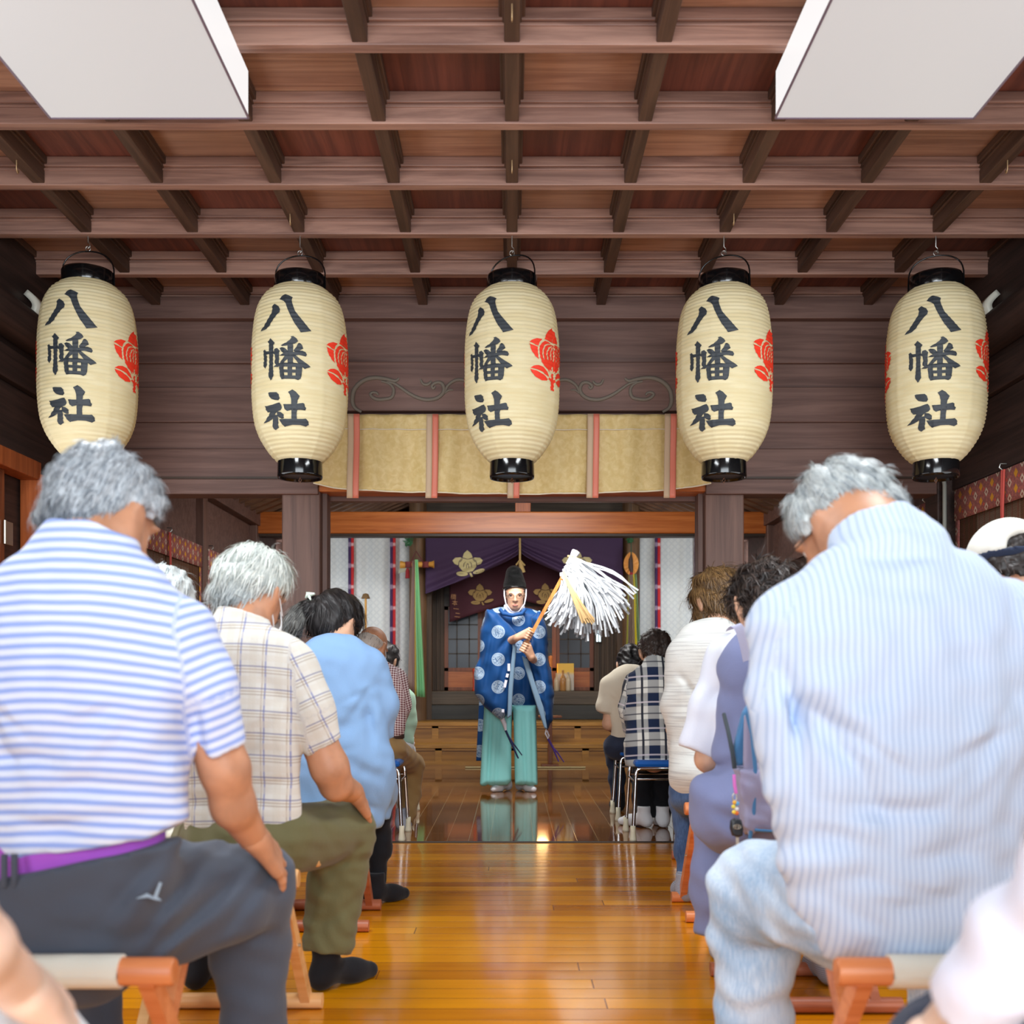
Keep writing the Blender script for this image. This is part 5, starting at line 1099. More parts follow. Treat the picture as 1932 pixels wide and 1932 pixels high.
# --- woman in the slate blue pinafore
def sx7(sh): sh.fold(at(1360, 1300, 3), at(1330, 1420, 3), .006, .02).fold(at(1400, 1290, 3), at(1350, 1330, 3), .01, .02)
p7, c, s, R = person('dark-haired woman in a slate blue pinafore over a white tee, second in the right row', (.72, 3.1), (1442, 1146, 3.22, 1.04, 10, -26, 0),
    [(1440, 1200, 3.12, 46), (1442, 1150, 3.18, 36)], [(1440, 1252, 3.12, 84), (1440, 1330, 3.12, 80), (1436, 1420, 3.12, 80)],
    [[(1384, 1244, 3.2, 52), (1350, 1330, 3.2, 46), (1318, 1418, 3.2, 40)], [(1496, 1240, 3.12, 54), (1530, 1330, 3.12, 48), (1548, 1418, 3.14, 41)]],
    [[(1384, 1240, 3.2, 26), (1336, 1432, 3.19, 24), (1400, 1500, 3.4, 18)], [(1496, 1240, 3.12, 30), (1540, 1432, 3.15, 24), (1480, 1500, 3.4, 18)]],
    [(at(1400, 1500, 3.4), (.1, 1, -.2), (0, .3, 1), 1), (at(1480, 1500, 3.4), (-.1, 1, -.2), (0, .3, 1), -1)],
    (1425, 1530, 3.08, 98, .17, 70), [[(1390, 1545, 3.1, 56), (1375, 1560, 3.45, 46), (1372, 1660, 3.42, 34), (1372, 1760, 3.4, 28)], [(1480, 1545, 3.1, 56), (1500, 1560, 3.45, 46), (1530, 1660, 3.42, 32), (1538, 1790, 3.38, 26)]],
    (F_WHITE, F_DRESS), shirt_extra=sx7, skin_m=SK_MID, feet=[(.70, 3.4, 6, F_SOCKG, .2), (.955, 3.22, 4, F_SOCKG, .2)], h=.0095, shirt_name='tee_shirt', no_pants=True)
dr_ = Sdf(.05).chain(CH([(1450, 1268, 3.1, 96), (1452, 1360, 3.1, 90), (1430, 1490, 3.08, 100)]), .04, (1, .82, 1)).ell(at(1404, 1535, 3.08), (.155, .19, .13)).ell(at(1345, 1500, 3.1), (.055, .08, .055))
dr_.chain(CH([(1362, 1560, 3.3, 52), (1350, 1660, 3.26, 46), (1344, 1765, 3.24, 36)]), .05, (1, 1, 1), False, True).chain(CH([(1490, 1550, 3.1, 60), (1500, 1570, 3.45, 50), (1505, 1680, 3.42, 44)]), .05, (1, 1, 1), False, True)
dr_.fold(at(1330, 1520, 3), at(1400, 1555, 3), .016, .022).fold(at(1345, 1460, 3), at(1385, 1440, 3), .014, .018).fold(at(1330, 1610, 3), at(1342, 1760, 3), .008, .018).fold(at(1350, 1580, 3), at(1400, 1630, 3), .012, .02); dr_.wrinkle(.003, .2, 4)
sdf_part('pinafore', dr_, .0095, F_DRESS, p7)
hair(p7, c, s, R, HP_SHORT(.011)+[((0, -.06, -.05), (.085, .06, .06))], H_DARK, [((0, -.085, -.1), (0, .1, -.25)), ((0, .07, .05), (0, 1, -.2))], n=2600, L=.045, wdt=.0026, lift=.5, seed=15, jit=.5, amp=.008)
MB().grid(lambda u, v: at(1368+18*u+34*v, 1192-6*u+60*v*v-20*math.sin(v*3), 3.0-.015*math.sin(v*3)), 3, 10).build('shoulder_strap', [fabric('lavender_strap', (176, 178, 204))], p7)

# --- brown-haired person in slub jersey
def sx8(sh): sh.ell(at(1318, 1462, 4.18), (.11, .13, .10)).fold(at(1305, 1300, 4.1), at(1312, 1420, 4.1), .012, .02).fold(at(1320, 1250, 4.1), at(1300, 1330, 4.1), .008, .02); sh.cut(at(1320, 1510, 4.15), (0, 0, -1))
p8, c, s, R = person('brown-haired person in a white slub long-sleeved top, third in the right row', (.78, 4.2), (1354, 1138, 4.34, 1.07, 20, -26, -4),
    [(1362, 1205, 4.22, 32), (1360, 1160, 4.28, 26)], [(1346, 1248, 4.2, 84), (1344, 1330, 4.2, 80), (1338, 1450, 4.18, 72)],
    [[(1298, 1246, 4.22, 42), (1284, 1330, 4.22, 33), (1292, 1412, 4.27, 28), (1325, 1445, 4.42, 20)], [(1392, 1246, 4.22, 42), (1412, 1330, 4.22, 33), (1410, 1412, 4.27, 28), (1380, 1445, 4.42, 20)]],
    [[(1298, 1246, 4.22, 24), (1292, 1412, 4.27, 18), (1330, 1448, 4.46, 12)], [(1392, 1246, 4.22, 24), (1410, 1412, 4.27, 18), (1375, 1448, 4.46, 12)]],
    [(at(1332, 1449, 4.47), (0, 1, -.2), (0, .3, 1), 1), (at(1373, 1449, 4.47), (0, 1, -.2), (0, .3, 1), -1)],
    (1345, 1495, 4.2, 72, .15, 40), [[(1305, 1498, 4.2, 40), (1294, 1510, 4.5, 27), (1294, 1600, 4.46, 20), (1294, 1690, 4.42, 15)], [(1385, 1498, 4.2, 40), (1395, 1510, 4.5, 28), (1392, 1600, 4.46, 21), (1390, 1690, 4.42, 16)]],
    (F_SLUB, F_JEAN), shirt_extra=sx8, skin_m=SK_MID, feet=[(.715, 4.40, 4, F_SOCKG, .12, .95), (.93, 4.40, -4, F_SOCKG, .12, .95)], h=.01)
hair(p8, c, s, R, HP_SHORT(.012)+[((0, -.055, -.03), (.086, .066, .075)), ((-.06, .02, -.06), (.03, .05, .07))], H_BROWN, [((0, -.085, -.1), (0, .02, -.25)), ((0, .08, .05), (0, 1, -.2))], n=3200, L=.07, wdt=.0024, lift=.15, seed=17, amp=.005)

# --- navy plaid, oatmeal tee
p9, c, s, R = person('dark-haired person in a navy and white plaid shirt on the right blue stool', (.83, 6.25), (1236, 1233, 6.38, 1.06, 6, -30, 0),
    [(1234, 1266, 6.27, 22), (1236, 1240, 6.32, 18)], [(1232, 1298, 6.25, 50), (1232, 1350, 6.25, 49), (1234, 1412, 6.2, 53), (1234, 1440, 6.19, 54)],
    [[(1198, 1292, 6.27, 23), (1186, 1335, 6.28, 18), (1192, 1385, 6.35, 15)], [(1268, 1292, 6.27, 23), (1280, 1335, 6.28, 18), (1276, 1385, 6.35, 15)]],
    [[(1198, 1292, 6.27, 13), (1192, 1380, 6.35, 11), (1214, 1408, 6.6, 8)], [(1268, 1292, 6.27, 13), (1276, 1380, 6.35, 11), (1252, 1408, 6.6, 8)]],
    [(at(1214, 1408, 6.6), (0, 1, -.2), (0, .3, 1), 1), (at(1252, 1408, 6.6), (0, 1, -.2), (0, .3, 1), -1)],
    (1232, 1425, 6.25, 50, .15, 24), [[(1216, 1425, 6.25, 26), (1212, 1432, 6.62, 22), (1214, 1490, 6.6, 18), (1215, 1542, 6.56, 15)], [(1250, 1425, 6.25, 26), (1252, 1432, 6.62, 22), (1252, 1490, 6.6, 18), (1250, 1542, 6.56, 15)]],
    (F_NAVYP, F_BLACK), hem=[((1232, 1449, 6.1), (0, 0, -1))], skin_m=SK_MID, collar=((1234, 1266, 6.26, 26), (1236, 1246, 6.3, 22)), feet=[(.81, 6.54, 50, F_SOCKW, .13), (.925, 6.54, 6, F_SOCKW, .13)], h=.011)
hair(p9, c, s, R, HP_SHORT(.010), H_DARK, [((0, -.085, -.08), (0, .1, -.22)), ((0, .07, .05), (0, 1, -.2))], n=1200, L=.04, seed=19, lift=.35, jit=.4)
p10, c, s, R = person('person in an oatmeal tee and navy trousers, last in the right row', (.78, 7.0), (1192, 1258, 7.14, 1.06, 0, -34, 0),
    [(1190, 1290, 7.02, 19), (1192, 1268, 7.08, 16)], [(1189, 1300, 7.0, 48), (1192, 1340, 7.0, 38), (1190, 1388, 6.98, 38)],
    [[(1152, 1294, 7.0, 21), (1143, 1330, 7.0, 17), (1142, 1342, 7.0, 16)], [(1222, 1294, 7.0, 21), (1230, 1342, 7.0, 16)]],
    [[(1152, 1294, 7.0, 12), (1149, 1366, 7.02, 12), (1172, 1385, 7.3, 8)], [(1222, 1294, 7.0, 12), (1226, 1366, 7.02, 12), (1204, 1385, 7.3, 8)]],
    [(at(1172, 1385, 7.3), (0, 1, -.2), (0, .3, 1), 1), (at(1204, 1385, 7.3), (0, 1, -.2), (0, .3, 1), -1)],
    (1184, 1408, 7.0, 42, .15, 24), [[(1166, 1408, 7.0, 24), (1160, 1415, 7.38, 19), (1164, 1465, 7.36, 15), (1166, 1520, 7.34, 13)], [(1206, 1408, 7.0, 24), (1210, 1415, 7.38, 19), (1206, 1465, 7.36, 15), (1206, 1520, 7.34, 13)]],
    (F_BEIGE, F_NAVY), hem=[((1187, 1402, 7.0), (.25, 0, -1))], skin_m=SK_MID, feet=[(.735, 7.34, 8, F_BLACK, .13), (.88, 7.34, -4, F_BLACK, .13)], h=.012)
hair(p10, c, s, R, HP_SHORT(.014), H_BLACK, CUT_SHORT, n=400, L=.03, seed=21)

# --- plain seated figures mostly behind others or at the edge of the frame
def plain(label, x, y, mats, sk, head_s=1.05, s=1., yaw=0, pitch=-18, h=.011, mod=None, **kw):
    q = seated_pts(x, y, s)
    if mod: mod(q)
    return person(label, (x, y), q['hd']+(head_s, yaw, pitch, 0), q['neck'], q['torso'], q['sleeves'], q['arms'], q['hands'], q['pelvis'], q['legs'], mats, hem=[(W(x, y, .56, 0)[:3], (0, 0, -1))], skin_m=sk, feet=[f+(F_SOCKB, .14) for f in q['feet']], h=h, **kw)
r_, c, s, R = plain('grey-haired person behind the shoulder of the man in stripes', -1.2, 3.5, (F_GREY, F_NAVY), SK_MID, s=.94)
hair(r_, c, s, R, HP_SHORT(.013), H_SILV, CUT_SHORT, n=900, L=.05, seed=31)
r_, c, s, R = plain('person in a white cap at the right edge behind the man in pinstripes', 1.45, 2.95, (F_NAVY, F_NAVY), SK_MID, s=1.0, pitch=-24)
hair(r_, c, s, R, HP_SHORT(.0), H_DARK, CUT_SHORT, n=300, L=.02, lift=.1, seed=33)
cp = Sdf(.02); cp.ell(c+R @ Vector((0, -.012, .04))*s, (.1*s, .12*s, .1*s), R); cp.cut(c+R @ Vector((0, -.1, .005))*s, R @ Vector((0, .25, -1))); cp.sub(c+R @ Vector((0, -.13, .015))*s, (.045*s, .05*s, .035*s), .01, R)
sdf_part('cap', cp, .008, fabric('white_cap', (216, 215, 206)), r_, False)
bm_ = Sdf(.01); bm_.ell(c+R @ Vector((0, .12, .03))*s, (.075*s, .08*s, .008), R); sdf_part('cap_peak', bm_, .006, D.materials['white_cap'], r_, False)
bd = Sdf(.01); bd.ell(c+R @ Vector((0, -.015, .028))*s, (.099*s, .118*s, .06*s), R); bd.cut(c+R @ Vector((0, -.1, .012))*s, R @ Vector((0, -.25, 1))); bd.cut(c+R @ Vector((0, -.1, -.02))*s, R @ Vector((0, .25, -1))); sdf_part('cap_band', bd, .007, F_NAVY, r_, False)
r_, c, s, R = plain('person in dark green trousers seated behind the brown-haired person', 1.04, 5.22, (F_GREY, F_GREEN), SK_MID, s=.92)
hair(r_, c, s, R, HP_SHORT(.013), H_BLACK, CUT_SHORT, n=300, L=.03, seed=35)
# the two nearest arms, at the lower corners
def mL(q):
    q['arms'][1] = [W(-.57, .84, .99, .05), (-104, 1712, .98, 74), (-46, 1788, 1.02, 64), (44, 1866, 1.12, 47)]
    q['hands'][1] = (at(46, 1868, 1.12), at(166, 1945, 1.24)-at(46, 1868, 1.12), (.4, -.5, .75), -1, 1.05, .4)
    q['sleeves'][1] = [W(-.57, .84, .99, .075), W(-.56, .9, .9, .06), (-110, 1560, .95, 110)]
    q['legs'][1] = [W(-.66, .80, .54, .085), (40, 1990, 1.24, 105), W(-.60, 1.28, .3, .06), W(-.6, 1.26, .12, .055)]
    q['feet'][1] = (-.6, 1.25, -6)
r_, c, s, R = plain('person at the lower left corner, bare forearm resting on pale trousers', -.76, .78, (F_WHITE, fabric('pale_grey_twill', (224, 228, 232))), SK_PALE, mod=mL, h=.0095, hand_h=.004)
hair(r_, c, s, R, HP_SHORT(.013), H_BLACK, CUT_SHORT, n=300, L=.03, seed=37)
def mR(q):
    q['arms'][0] = [W(.58, .84, .99, .05), (2050, 1660, .98, 70), (1850, 1872, 1.12, 52), (1740, 1985, 1.2, 42)]
    q['hands'][0] = (at(1735, 1990, 1.2), at(1660, 2080, 1.3)-at(1735, 1990, 1.2), (-.5, -.35, .8), 1, 1.12, .38)
    q['sleeves'][0] = [W(.58, .84, .99, .08), W(.56, .92, .84, .072), (2045, 1665, .98, 118), (1940, 1775, 1.05, 100), (1838, 1895, 1.12, 78)]
    q['legs'][0] = [W(.66, .80, .54, .085), W(.52, 1.24, .5, .068), W(.55, 1.28, .3, .06), W(.55, 1.26, .12, .055)]
    q['feet'][0] = (.55, 1.25, 6)
r_, c, s, R = plain('person at the lower right corner in a loose white sleeve', .78, .78, (F_LAV, F_NAVY), SK_PALE, mod=mR, h=.0095, wr=.005)
hair(r_, c, s, R, HP_SHORT(.013), H_BLACK, CUT_SHORT, n=300, L=.03, seed=39)

# ======================= stools ============================================
W_ST = {k: wood('stool_'+k, a, b, 0, .4) for k, a, b in (('orange', (198, 116, 66), (226, 150, 100)), ('red', (150, 84, 58), (186, 116, 84)), ('pale', (206, 152, 92), (228, 184, 128)))}
F_CANV = fabric('canvas_seat', (224, 222, 208)); M_BOLT = G('bolt', (210, 205, 190), .3, 1).m
def wood_stool(x, y, wk, label, w=.46, zt=.425, dy=.15, off=.005):
    r = empty('folding_stool', (x, y, 0), label, 'stool', 'wooden folding stools'); m = W_ST[wk]; yb = dy+.03
    for q in (-1, 1):
        MB().tube([(-w/2, q*dy, zt), (-w/2+.004, q*dy, zt), (w/2-.004, q*dy, zt), (w/2, q*dy, zt)], [.021, .024, .024, .021], 18).build('top_rail', [m], r, (0, 0, 0))
        MB().tube([(-w/2, q*yb, .0215), (w/2, q*yb, .0215)], .0215, 16).build('bottom_rail', [m], r, (0, 0, 0))
        for e, xo in ((1, w/2-.045), (-1, w/2-.075)):
            MB().bar((q*xo, -e*dy, zt-.01), (q*xo, e*yb, .025), .026, .038, (0, 1, 0)).build('leg', [m], r, (0, 0, 0))
        MB().tube([(q*(w/2-.025), 0, .222), (q*(w/2-.1), 0, .222)], .005, 8).build('pivot_bolt', [M_BOLT], r, (0, 0, 0))
    wf = w/2-.09
    def sf(u, v):
        a = (v-.5)*2; yy = a*(dy+.028); z = zt+.027-.05*(1-a*a)
        if abs(a) > .9: z = zt+.024-.03*(abs(a)-.9)*10
        return ((2*u-1)*wf, yy, z)
    o = solidify(MB().grid(sf, 10, 30).build('seat', [F_CANV], r, (0, 0, 0)), .006)
    for q in (-1, 1): MB().tube([(-wf, q*dy, zt), (wf, q*dy, zt)], .029, 18).build('seat_sleeve', [F_CANV], r, (0, 0, 0))
    return r
wood_stool(-.806, 1.97, 'orange', 'wooden folding stool with cream canvas under the man in stripes')
wood_stool(.784, 1.97, 'orange', 'orange wooden folding stool under the man in pinstripes')
wood_stool(-.76, 2.8, 'pale', 'pale wooden folding stool under the white-haired man in plaid')
wood_stool(-.75, 4.05, 'red', 'reddish wooden folding stool under the ponytailed woman')
wood_stool(.845, 3.12, 'red', 'reddish folding stool under the woman in the slate blue pinafore')
wood_stool(.886, 4.2, 'orange', 'orange folding stool under the brown-haired person')
for x, y, l in ((-1.2, 3.5, 'folding stool under the grey-haired person behind the man in stripes'), (1.45, 2.95, 'folding stool under the person in the white cap'), (1.04, 5.22, 'folding stool under the person in dark green trousers'), (-.76, .78, 'folding stool under the person at the lower left corner'), (.78, .78, 'folding stool under the person at the lower right corner')): wood_stool(x, y, 'red', l)
M_CHROME = G('chrome', (214, 214, 216), .12, 1).m; M_RUB = G('cream_rubber', (222, 216, 190), .6).m; M_SEATB = fabric('royal_blue_vinyl', (20, 92, 178), rough=.5)
bs = None
for x, y, l in ((-.805, 6.19, 'blue padded chrome stool under the balding man in gingham'), (-.84, 7.17, 'blue padded chrome stool under the person in mint green'), (.866, 6.19, 'blue padded chrome stool under the person in navy plaid'), (.866, 7.03, 'blue padded chrome stool under the person in the oatmeal tee')):
    if bs: r = copy_tree(bs); r.location = (x, y, 0); r['label'] = l; continue
    bs = r = empty('padded_stool', (x, y, 0), l, 'stool', 'blue padded chrome stools')
    MB().box((-.17, -.16, .41), (.17, .16, .45), 0, .018).build('seat', [M_SEATB], r, (0, 0, 0))
    for qy in (-1, 1):
        MB().tube([(-.165, qy*.165, .36), (-.16, qy*.165, .395), (-.14, qy*.165, .405), (.14, qy*.165, .405), (.16, qy*.165, .395), (.165, qy*.165, .36)], .011, 12).build('seat_frame', [M_CHROME], r, (0, 0, 0))
        MB().tube([(-.168, qy*.168, .345), (.168, qy*.168, .345)], .006, 8).build('cross_bar', [M_CHROME], r, (0, 0, 0))
        for qx in (-1, 1):
            MB().tube([(qx*.165, qy*.165, .362), (qx*.182, qy*.185, .07)], .011, 12).build('leg', [M_CHROME], r, (0, 0, 0)); lg_ = COL.objects[-1]
            MB().lathe([(0, 0), (.022, 0), (.02, .012), (.015, .05), (.015, .085), (0, .085)], (qx*.184, qy*.188, 0), 14).build('rubber_foot', [M_RUB], lg_, (0, 0, 0))
    for qx in (-1, 1): MB().tube([(qx*.168, -.168, .33), (qx*.168, .168, .33)], .006, 8).build('side_bar', [M_CHROME], r, (0, 0, 0))

# ======================= tote bag with keys ================================
F_TOTE = fabric('lavender_canvas', (150, 148, 176)); F_TRIM = fabric('blue_trim', (74, 124, 170)); F_DKC = fabric('dark_lining', (58, 66, 72))
tb = empty('tote_bag', at(1420, 1560, 2.84), 'lavender tote bag with blue trim hanging beside the woman in the pinafore', 'bag')
bg = Sdf(.02)
bg.poly([(at(px, py, 2.86).x, at(px, py, 2.86).z) for px, py in ((1388, 1450), (1420, 1446), (1475, 1440), (1500, 1560), (1470, 1572), (1424, 1566), (1412, 1580), (1400, 1555))], 2.86, .055, .02); bg.wrinkle(.003, .1, 2)
sdf_part('bag_body', bg, .006, F_TOTE, tb, False)
fl = Sdf(.01).poly([(at(px, py, 2.83).x, at(px, py, 2.83).z) for px, py in ((1404, 1350), (1416, 1342), (1427, 1400), (1428, 1440), (1424, 1560), (1414, 1582), (1404, 1548), (1402, 1440))], 2.83, .012, .008); sdf_part('gusset', fl, .005, F_TOTE, tb, False)
MB().tube([at(1409, 1345, 2.815), at(1419, 1385, 2.812), at(1425, 1450, 2.81), at(1422, 1540, 2.81), at(1415, 1582, 2.815)], .0055, 8).tube([at(1424, 1566, 2.8), at(1470, 1569, 2.8)], .004, 8).build('piping', [F_TRIM], tb)
ln_ = Sdf(.01).poly([(at(px, py, 2.87).x, at(px, py, 2.87).z) for px, py in ((1388, 1445), (1380, 1425), (1400, 1345), (1412, 1325), (1425, 1322), (1425, 1440))], 2.87, .02, .01); sdf_part('zip_panel', ln_, .006, F_TRIM, tb, False)
wd_ = Sdf(.01).poly([(at(px, py, 2.85).x, at(px, py, 2.85).z) for px, py in ((1412, 1345), (1424, 1340), (1440, 1440), (1432, 1448))], 2.84, .014, .006); sdf_part('side_webbing', wd_, .005, F_DKC, tb, False)
MB().tube([at(1366, 1348, 2.98), at(1374, 1380, 2.9), at(1382, 1420, 2.83), at(1386, 1450, 2.83)], .006, 8).build('strap', [F_DKC], tb)
MB().tube([at(1413, 1330, 2.80), at(1418, 1326, 2.795)], .006, 8).build('zip_pull', [M_STEEL], tb)
kf = empty('car_key', at(1385, 1500, 2.8), 'black car key on a beaded pink lanyard hanging from the tote bag', 'key')
MB().tube([at(1385, 1462, 2.81), at(1386, 1480, 2.8), at(1389, 1497, 2.8)], .0045, 8).build('lanyard', [G('pink_cord', (216, 110, 196), .5).m], kf)
MB().tube([at(1386+4*math.cos(a), 1504+7*math.sin(a), 2.8) for a in [2*math.pi*k/16 for k in range(17)]], .0016, 6).build('key_ring', [M_STEEL], kf)
for k, (px, py, col) in enumerate(((1386, 1514, (240, 180, 60)), (1391, 1516, (90, 170, 220)), (1384, 1522, (236, 220, 80)), (1390, 1526, (240, 240, 240)), (1385, 1532, (244, 214, 70)), (1390, 1534, (236, 120, 50)))):
    MB().lathe([(.0, -.006), (.0055, -.003), (.0055, .003), (0, .006)], at(px, py, 2.795), 10).build('bead', [G('bead', col, .3).m], kf)
kb = Sdf(.004).poly([(at(px, py, 2.795).x, at(px, py, 2.795).z) for px, py in ((1378, 1548), (1386, 1543), (1398, 1546), (1402, 1562), (1401, 1576), (1392, 1580), (1381, 1576), (1377, 1562))], 2.795, .011, .007); sdf_part('key_fob', kb, .003, G('black_plastic', (34, 40, 46), .35).m, kf, False)
mb = MB()
for rx, rz, cy in ((.0095, .006, 0), (.0042, .006, 0), (.0075, .0025, .003)): mb.tube([at(1391, 1560, 2.781)+Vector((rx*math.cos(a), 0, cy+rz*math.sin(a))) for a in [2*math.pi*k/20 for k in range(21)]], .0008, 5, 0, False)
mb.build('emblem', [M_STEEL], kf)
MB().bar(at(1391, 1578, 2.8), at(1392, 1614, 2.8), .008, .003, (0, 1, 0)).build('key_blade', [M_STEEL], kf)
# ======================= the priest ========================================
PD = 8.62
def XZ(l, d): return [((px-CX)*d/F, CZ-(py-HY)*d/F) for px, py in l]
def medallions(g):
    o = g.n('TexCoord').outputs['Object']; s_ = g.sep(o); PX, PZ, RR = .318, .214, .051
    def cell(ox, oz):
        a = g.mt('MULTIPLY', g.mt('SUBTRACT', g.mt('FRACT', g.mt('ADD', g.mt('DIVIDE', s_[0], PX), 10+ox)), .5), PX)
        b = g.mt('MULTIPLY', g.mt('SUBTRACT', g.mt('FRACT', g.mt('ADD', g.mt('DIVIDE', s_[2], PZ), 10+oz)), .5), PZ)
        return g.mt('SQRT', g.mt('ADD', g.mt('MULTIPLY', a, a), g.mt('MULTIPLY', b, b)))
    d = g.mt('MINIMUM', cell(.40, .06), cell(.90, .56))
    disc = g.rng(d, RR-.002, RR+.002, 1, 0)
    n = g.noise(o, 34., 2., 2.6); sq = g.mt('MULTIPLY', g.rng(g.mt('ABSOLUTE', g.mt('SUBTRACT', n, .5)), .02, .06, 1, 0), g.rng(d, RR*.78, RR*.86, 1, 0))
    ring = g.rng(g.mt('ABSOLUTE', g.mt('SUBTRACT', d, RR*.86)), .0015, .004, 1, 0)
    sky = g.mix(g.noise(o, 9., 2.), (8, 58, 112), (12, 70, 128))
    inn = g.mix(g.mt('MAXIMUM', sq, g.mt('MULTIPLY', ring, .4)), (168, 188, 208), (40, 82, 130))
    return g.mix(disc, sky, inn)
F_ROBE = fabric('blue_brocade', (22, 88, 152), medallions, rough=.55, wr=.12); F_LIN = fabric('pale_blue_lining', (122, 150, 174), rough=.5, wr=.15)
F_HAK = fabric('turquoise_silk', (150, 230, 228), rough=.5, wr=.06); F_WSILK = fabric('white_silk', (232, 232, 244), rough=.6)
pr = empty('person', (.02, PD, 0), 'priest in a blue medallion robe and tall black hat, standing with a paper wand', 'person')
pc, ps, pR = at(972, 1124, 8.56), 1.03, rot(180, -8, 0)
A_, B_ = at(985, 1229, 8.23), at(1084, 1046, 8.23); ax = (B_-A_).normalized()
G1, G2 = at(998, 1199, 8.23), at(989, 1222, 8.23)
b = Sdf(.025); head(b, pc, ps, pR, 0.); b.chain(CH([(970, 1170, 8.62, 16), (971, 1145, 8.6, 14)]), .02)
b.chain(CH([(968, 1190, 8.64, 34), (966, 1300, 8.64, 32)]), .03, (1, .6, 1))
b.chain(CH([(926, 1172, 8.62, 14), (918, 1240, 8.52, 12), (950, 1216, 8.42, 9), (975, 1203, 8.23, 7)]), .015); b.chain(CH([(1012, 1172, 8.62, 14), (1026, 1262, 8.52, 12), (1014, 1253, 8.42, 9), (1003, 1240, 8.25, 7)]), .015)
b.chain(CH([(948, 1330, 8.64, 20), (950, 1410, 8.64, 14), (953, 1470, 8.66, 9)]), .02); b.chain(CH([(988, 1330, 8.64, 20), (986, 1410, 8.64, 14), (985, 1470, 8.66, 9)]), .02)
hs = []
for g_, w_, tn in ((G1, at(975, 1203, 8.225), 1), (G2, at(1003, 1240, 8.24), -1)):
    q = Sdf(.01); grip(q, g_, ax, w_, tn, 1.02, .0125); q.cone(w_, w_+Vector((-.025*tn, .07, -.02)), .024, .028, .01); hs.append(q.mesh(.004))
sdf_part('body', b, .006, SK_MID, pr, False, hs); eyes(pr, pc, ps, pR)
t = T_(pc, ps, pR)
hair(pr, pc, ps, pR, [((0, -.02, .02), (.08, .098, .07))], H_BLACK, [((0, -.085, -.05), (0, .13, -.18)), ((0, .05, 0), (0, 1, -.2))], n=300, L=.02, lift=.2)
for q in (-1, 1): MB().tube([t(q*.019, .103, .021), t(q*.033, .101, .026), t(q*.048, .092, .022)], [.002, .0032, .0018], 6).build('eyebrow', [H_BLACK], pr)
lp_ = Sdf(.004).ell(t(0, .0985, -.0665), (.023*ps, .006*ps, .0075*ps), pR); lp_.sub(t(0, .106, -.067), (.024*ps, .006, .0014), .002, pR); sdf_part('lips', lp_, .0035, G('lip_skin', (190, 120, 106), .5).m, pr, False)
glasses(pr, pc, ps, pR, M_FRAMEG)
ht = Sdf(.02).cone(at(971, 1103, 8.58), at(970, 1083, 8.60), 21.5*8.6/F, 16*8.6/F, None, (1, 1.18, 1)); ht.cut(at(971, 1114, 8.5), (0, -.12, -1)); ht.sub(at(972, 1081, 8.49), (.04, .04, .02), .03)
gh = G('lacquered_hat', (9, 10, 11), .3, 0, .45); gh.bump(gh.noise(gh.obj(), 130., 2., 1.), 1., .03)
ho = sdf_part('tall_hat', ht, .006, gh.m, pr, False)
MB().tube([(at(971, 1112.5, 8.58)+Vector((.094*math.cos(a), .112*math.sin(a), .003-.012*math.sin(a)))) for a in [2*math.pi*k/30 for k in range(31)]], .006, 8).build('hat_band', [M_LACQ], ho, pr.location)
for q in (-1, 1): MB().tube([t(q*.085, .0, .05), t(q*.084, .03, .0), t(q*.072, .05, -.06), t(q*.03, .062, -.115), t(0, .064, -.122)], .0052, 8).build('hat_cord', [F_WSILK], pr)
uc = Sdf(.01).cone(at(970, 1168, 8.6), at(970, 1141, 8.605), .105, .082, None, (1, .9, 1), False, True); sdf_part('under_collar', uc, .006, F_WSILK, pr, False)
rb = Sdf(.05).poly(XZ([(944, 1146), (990, 1146), (1017, 1153), (1027, 1190), (1018, 1260), (1013, 1342), (916, 1342), (914, 1250), (906, 1190), (916, 1153)], PD), PD+.02, .13, .10)
for x0, x1 in ((930, 926), (948, 950), (990, 986), (1004, 1006)): rb.fold(at(x0, 1170, PD), at(x1, 1340, PD), .012, .018)
rb.wrinkle(.0025, .25, 3); sdf_part('robe', rb, .009, F_ROBE, pr)
sl_ = Sdf(.03).poly(XZ([(918, 1150), (938, 1158), (960, 1180), (973, 1196), (973, 1214), (968, 1250), (965, 1300), (963, 1346), (946, 1357), (916, 1333), (898, 1312), (895, 1275), (904, 1240), (909, 1190)], 8.44), 8.41, .13, .09)
for a, bb in (((935, 1180), (915, 1300)), ((962, 1200), (940, 1230)), ((955, 1240), (935, 1320)), ((920, 1200), (904, 1270))): sl_.fold(at(*a, 8.44), at(*bb, 8.44), .016, .02)
sl_.wrinkle(.004, .22, 7); sdf_part('sleeve', sl_, .008, F_ROBE, pr)
s2 = Sdf(.03).poly(XZ([(1018, 1152), (1030, 1185), (1036, 1225), (1041, 1265), (1045, 1310), (1041, 1360), (1032, 1379), (1022, 1360), (1010, 1310), (998, 1262), (992, 1240), (1000, 1232), (1004, 1210), (1002, 1165)], 8.44), 8.41, .13, .09)
for a, bb in (((1015, 1190), (1030, 1300)), ((1006, 1240), (1026, 1340)), ((1030, 1210), (1038, 1290))): s2.fold(at(*a, 8.44), at(*bb, 8.44), .016, .02)
s2.wrinkle(.004, .22, 9); sdf_part('sleeve', s2, .008, F_ROBE, pr)
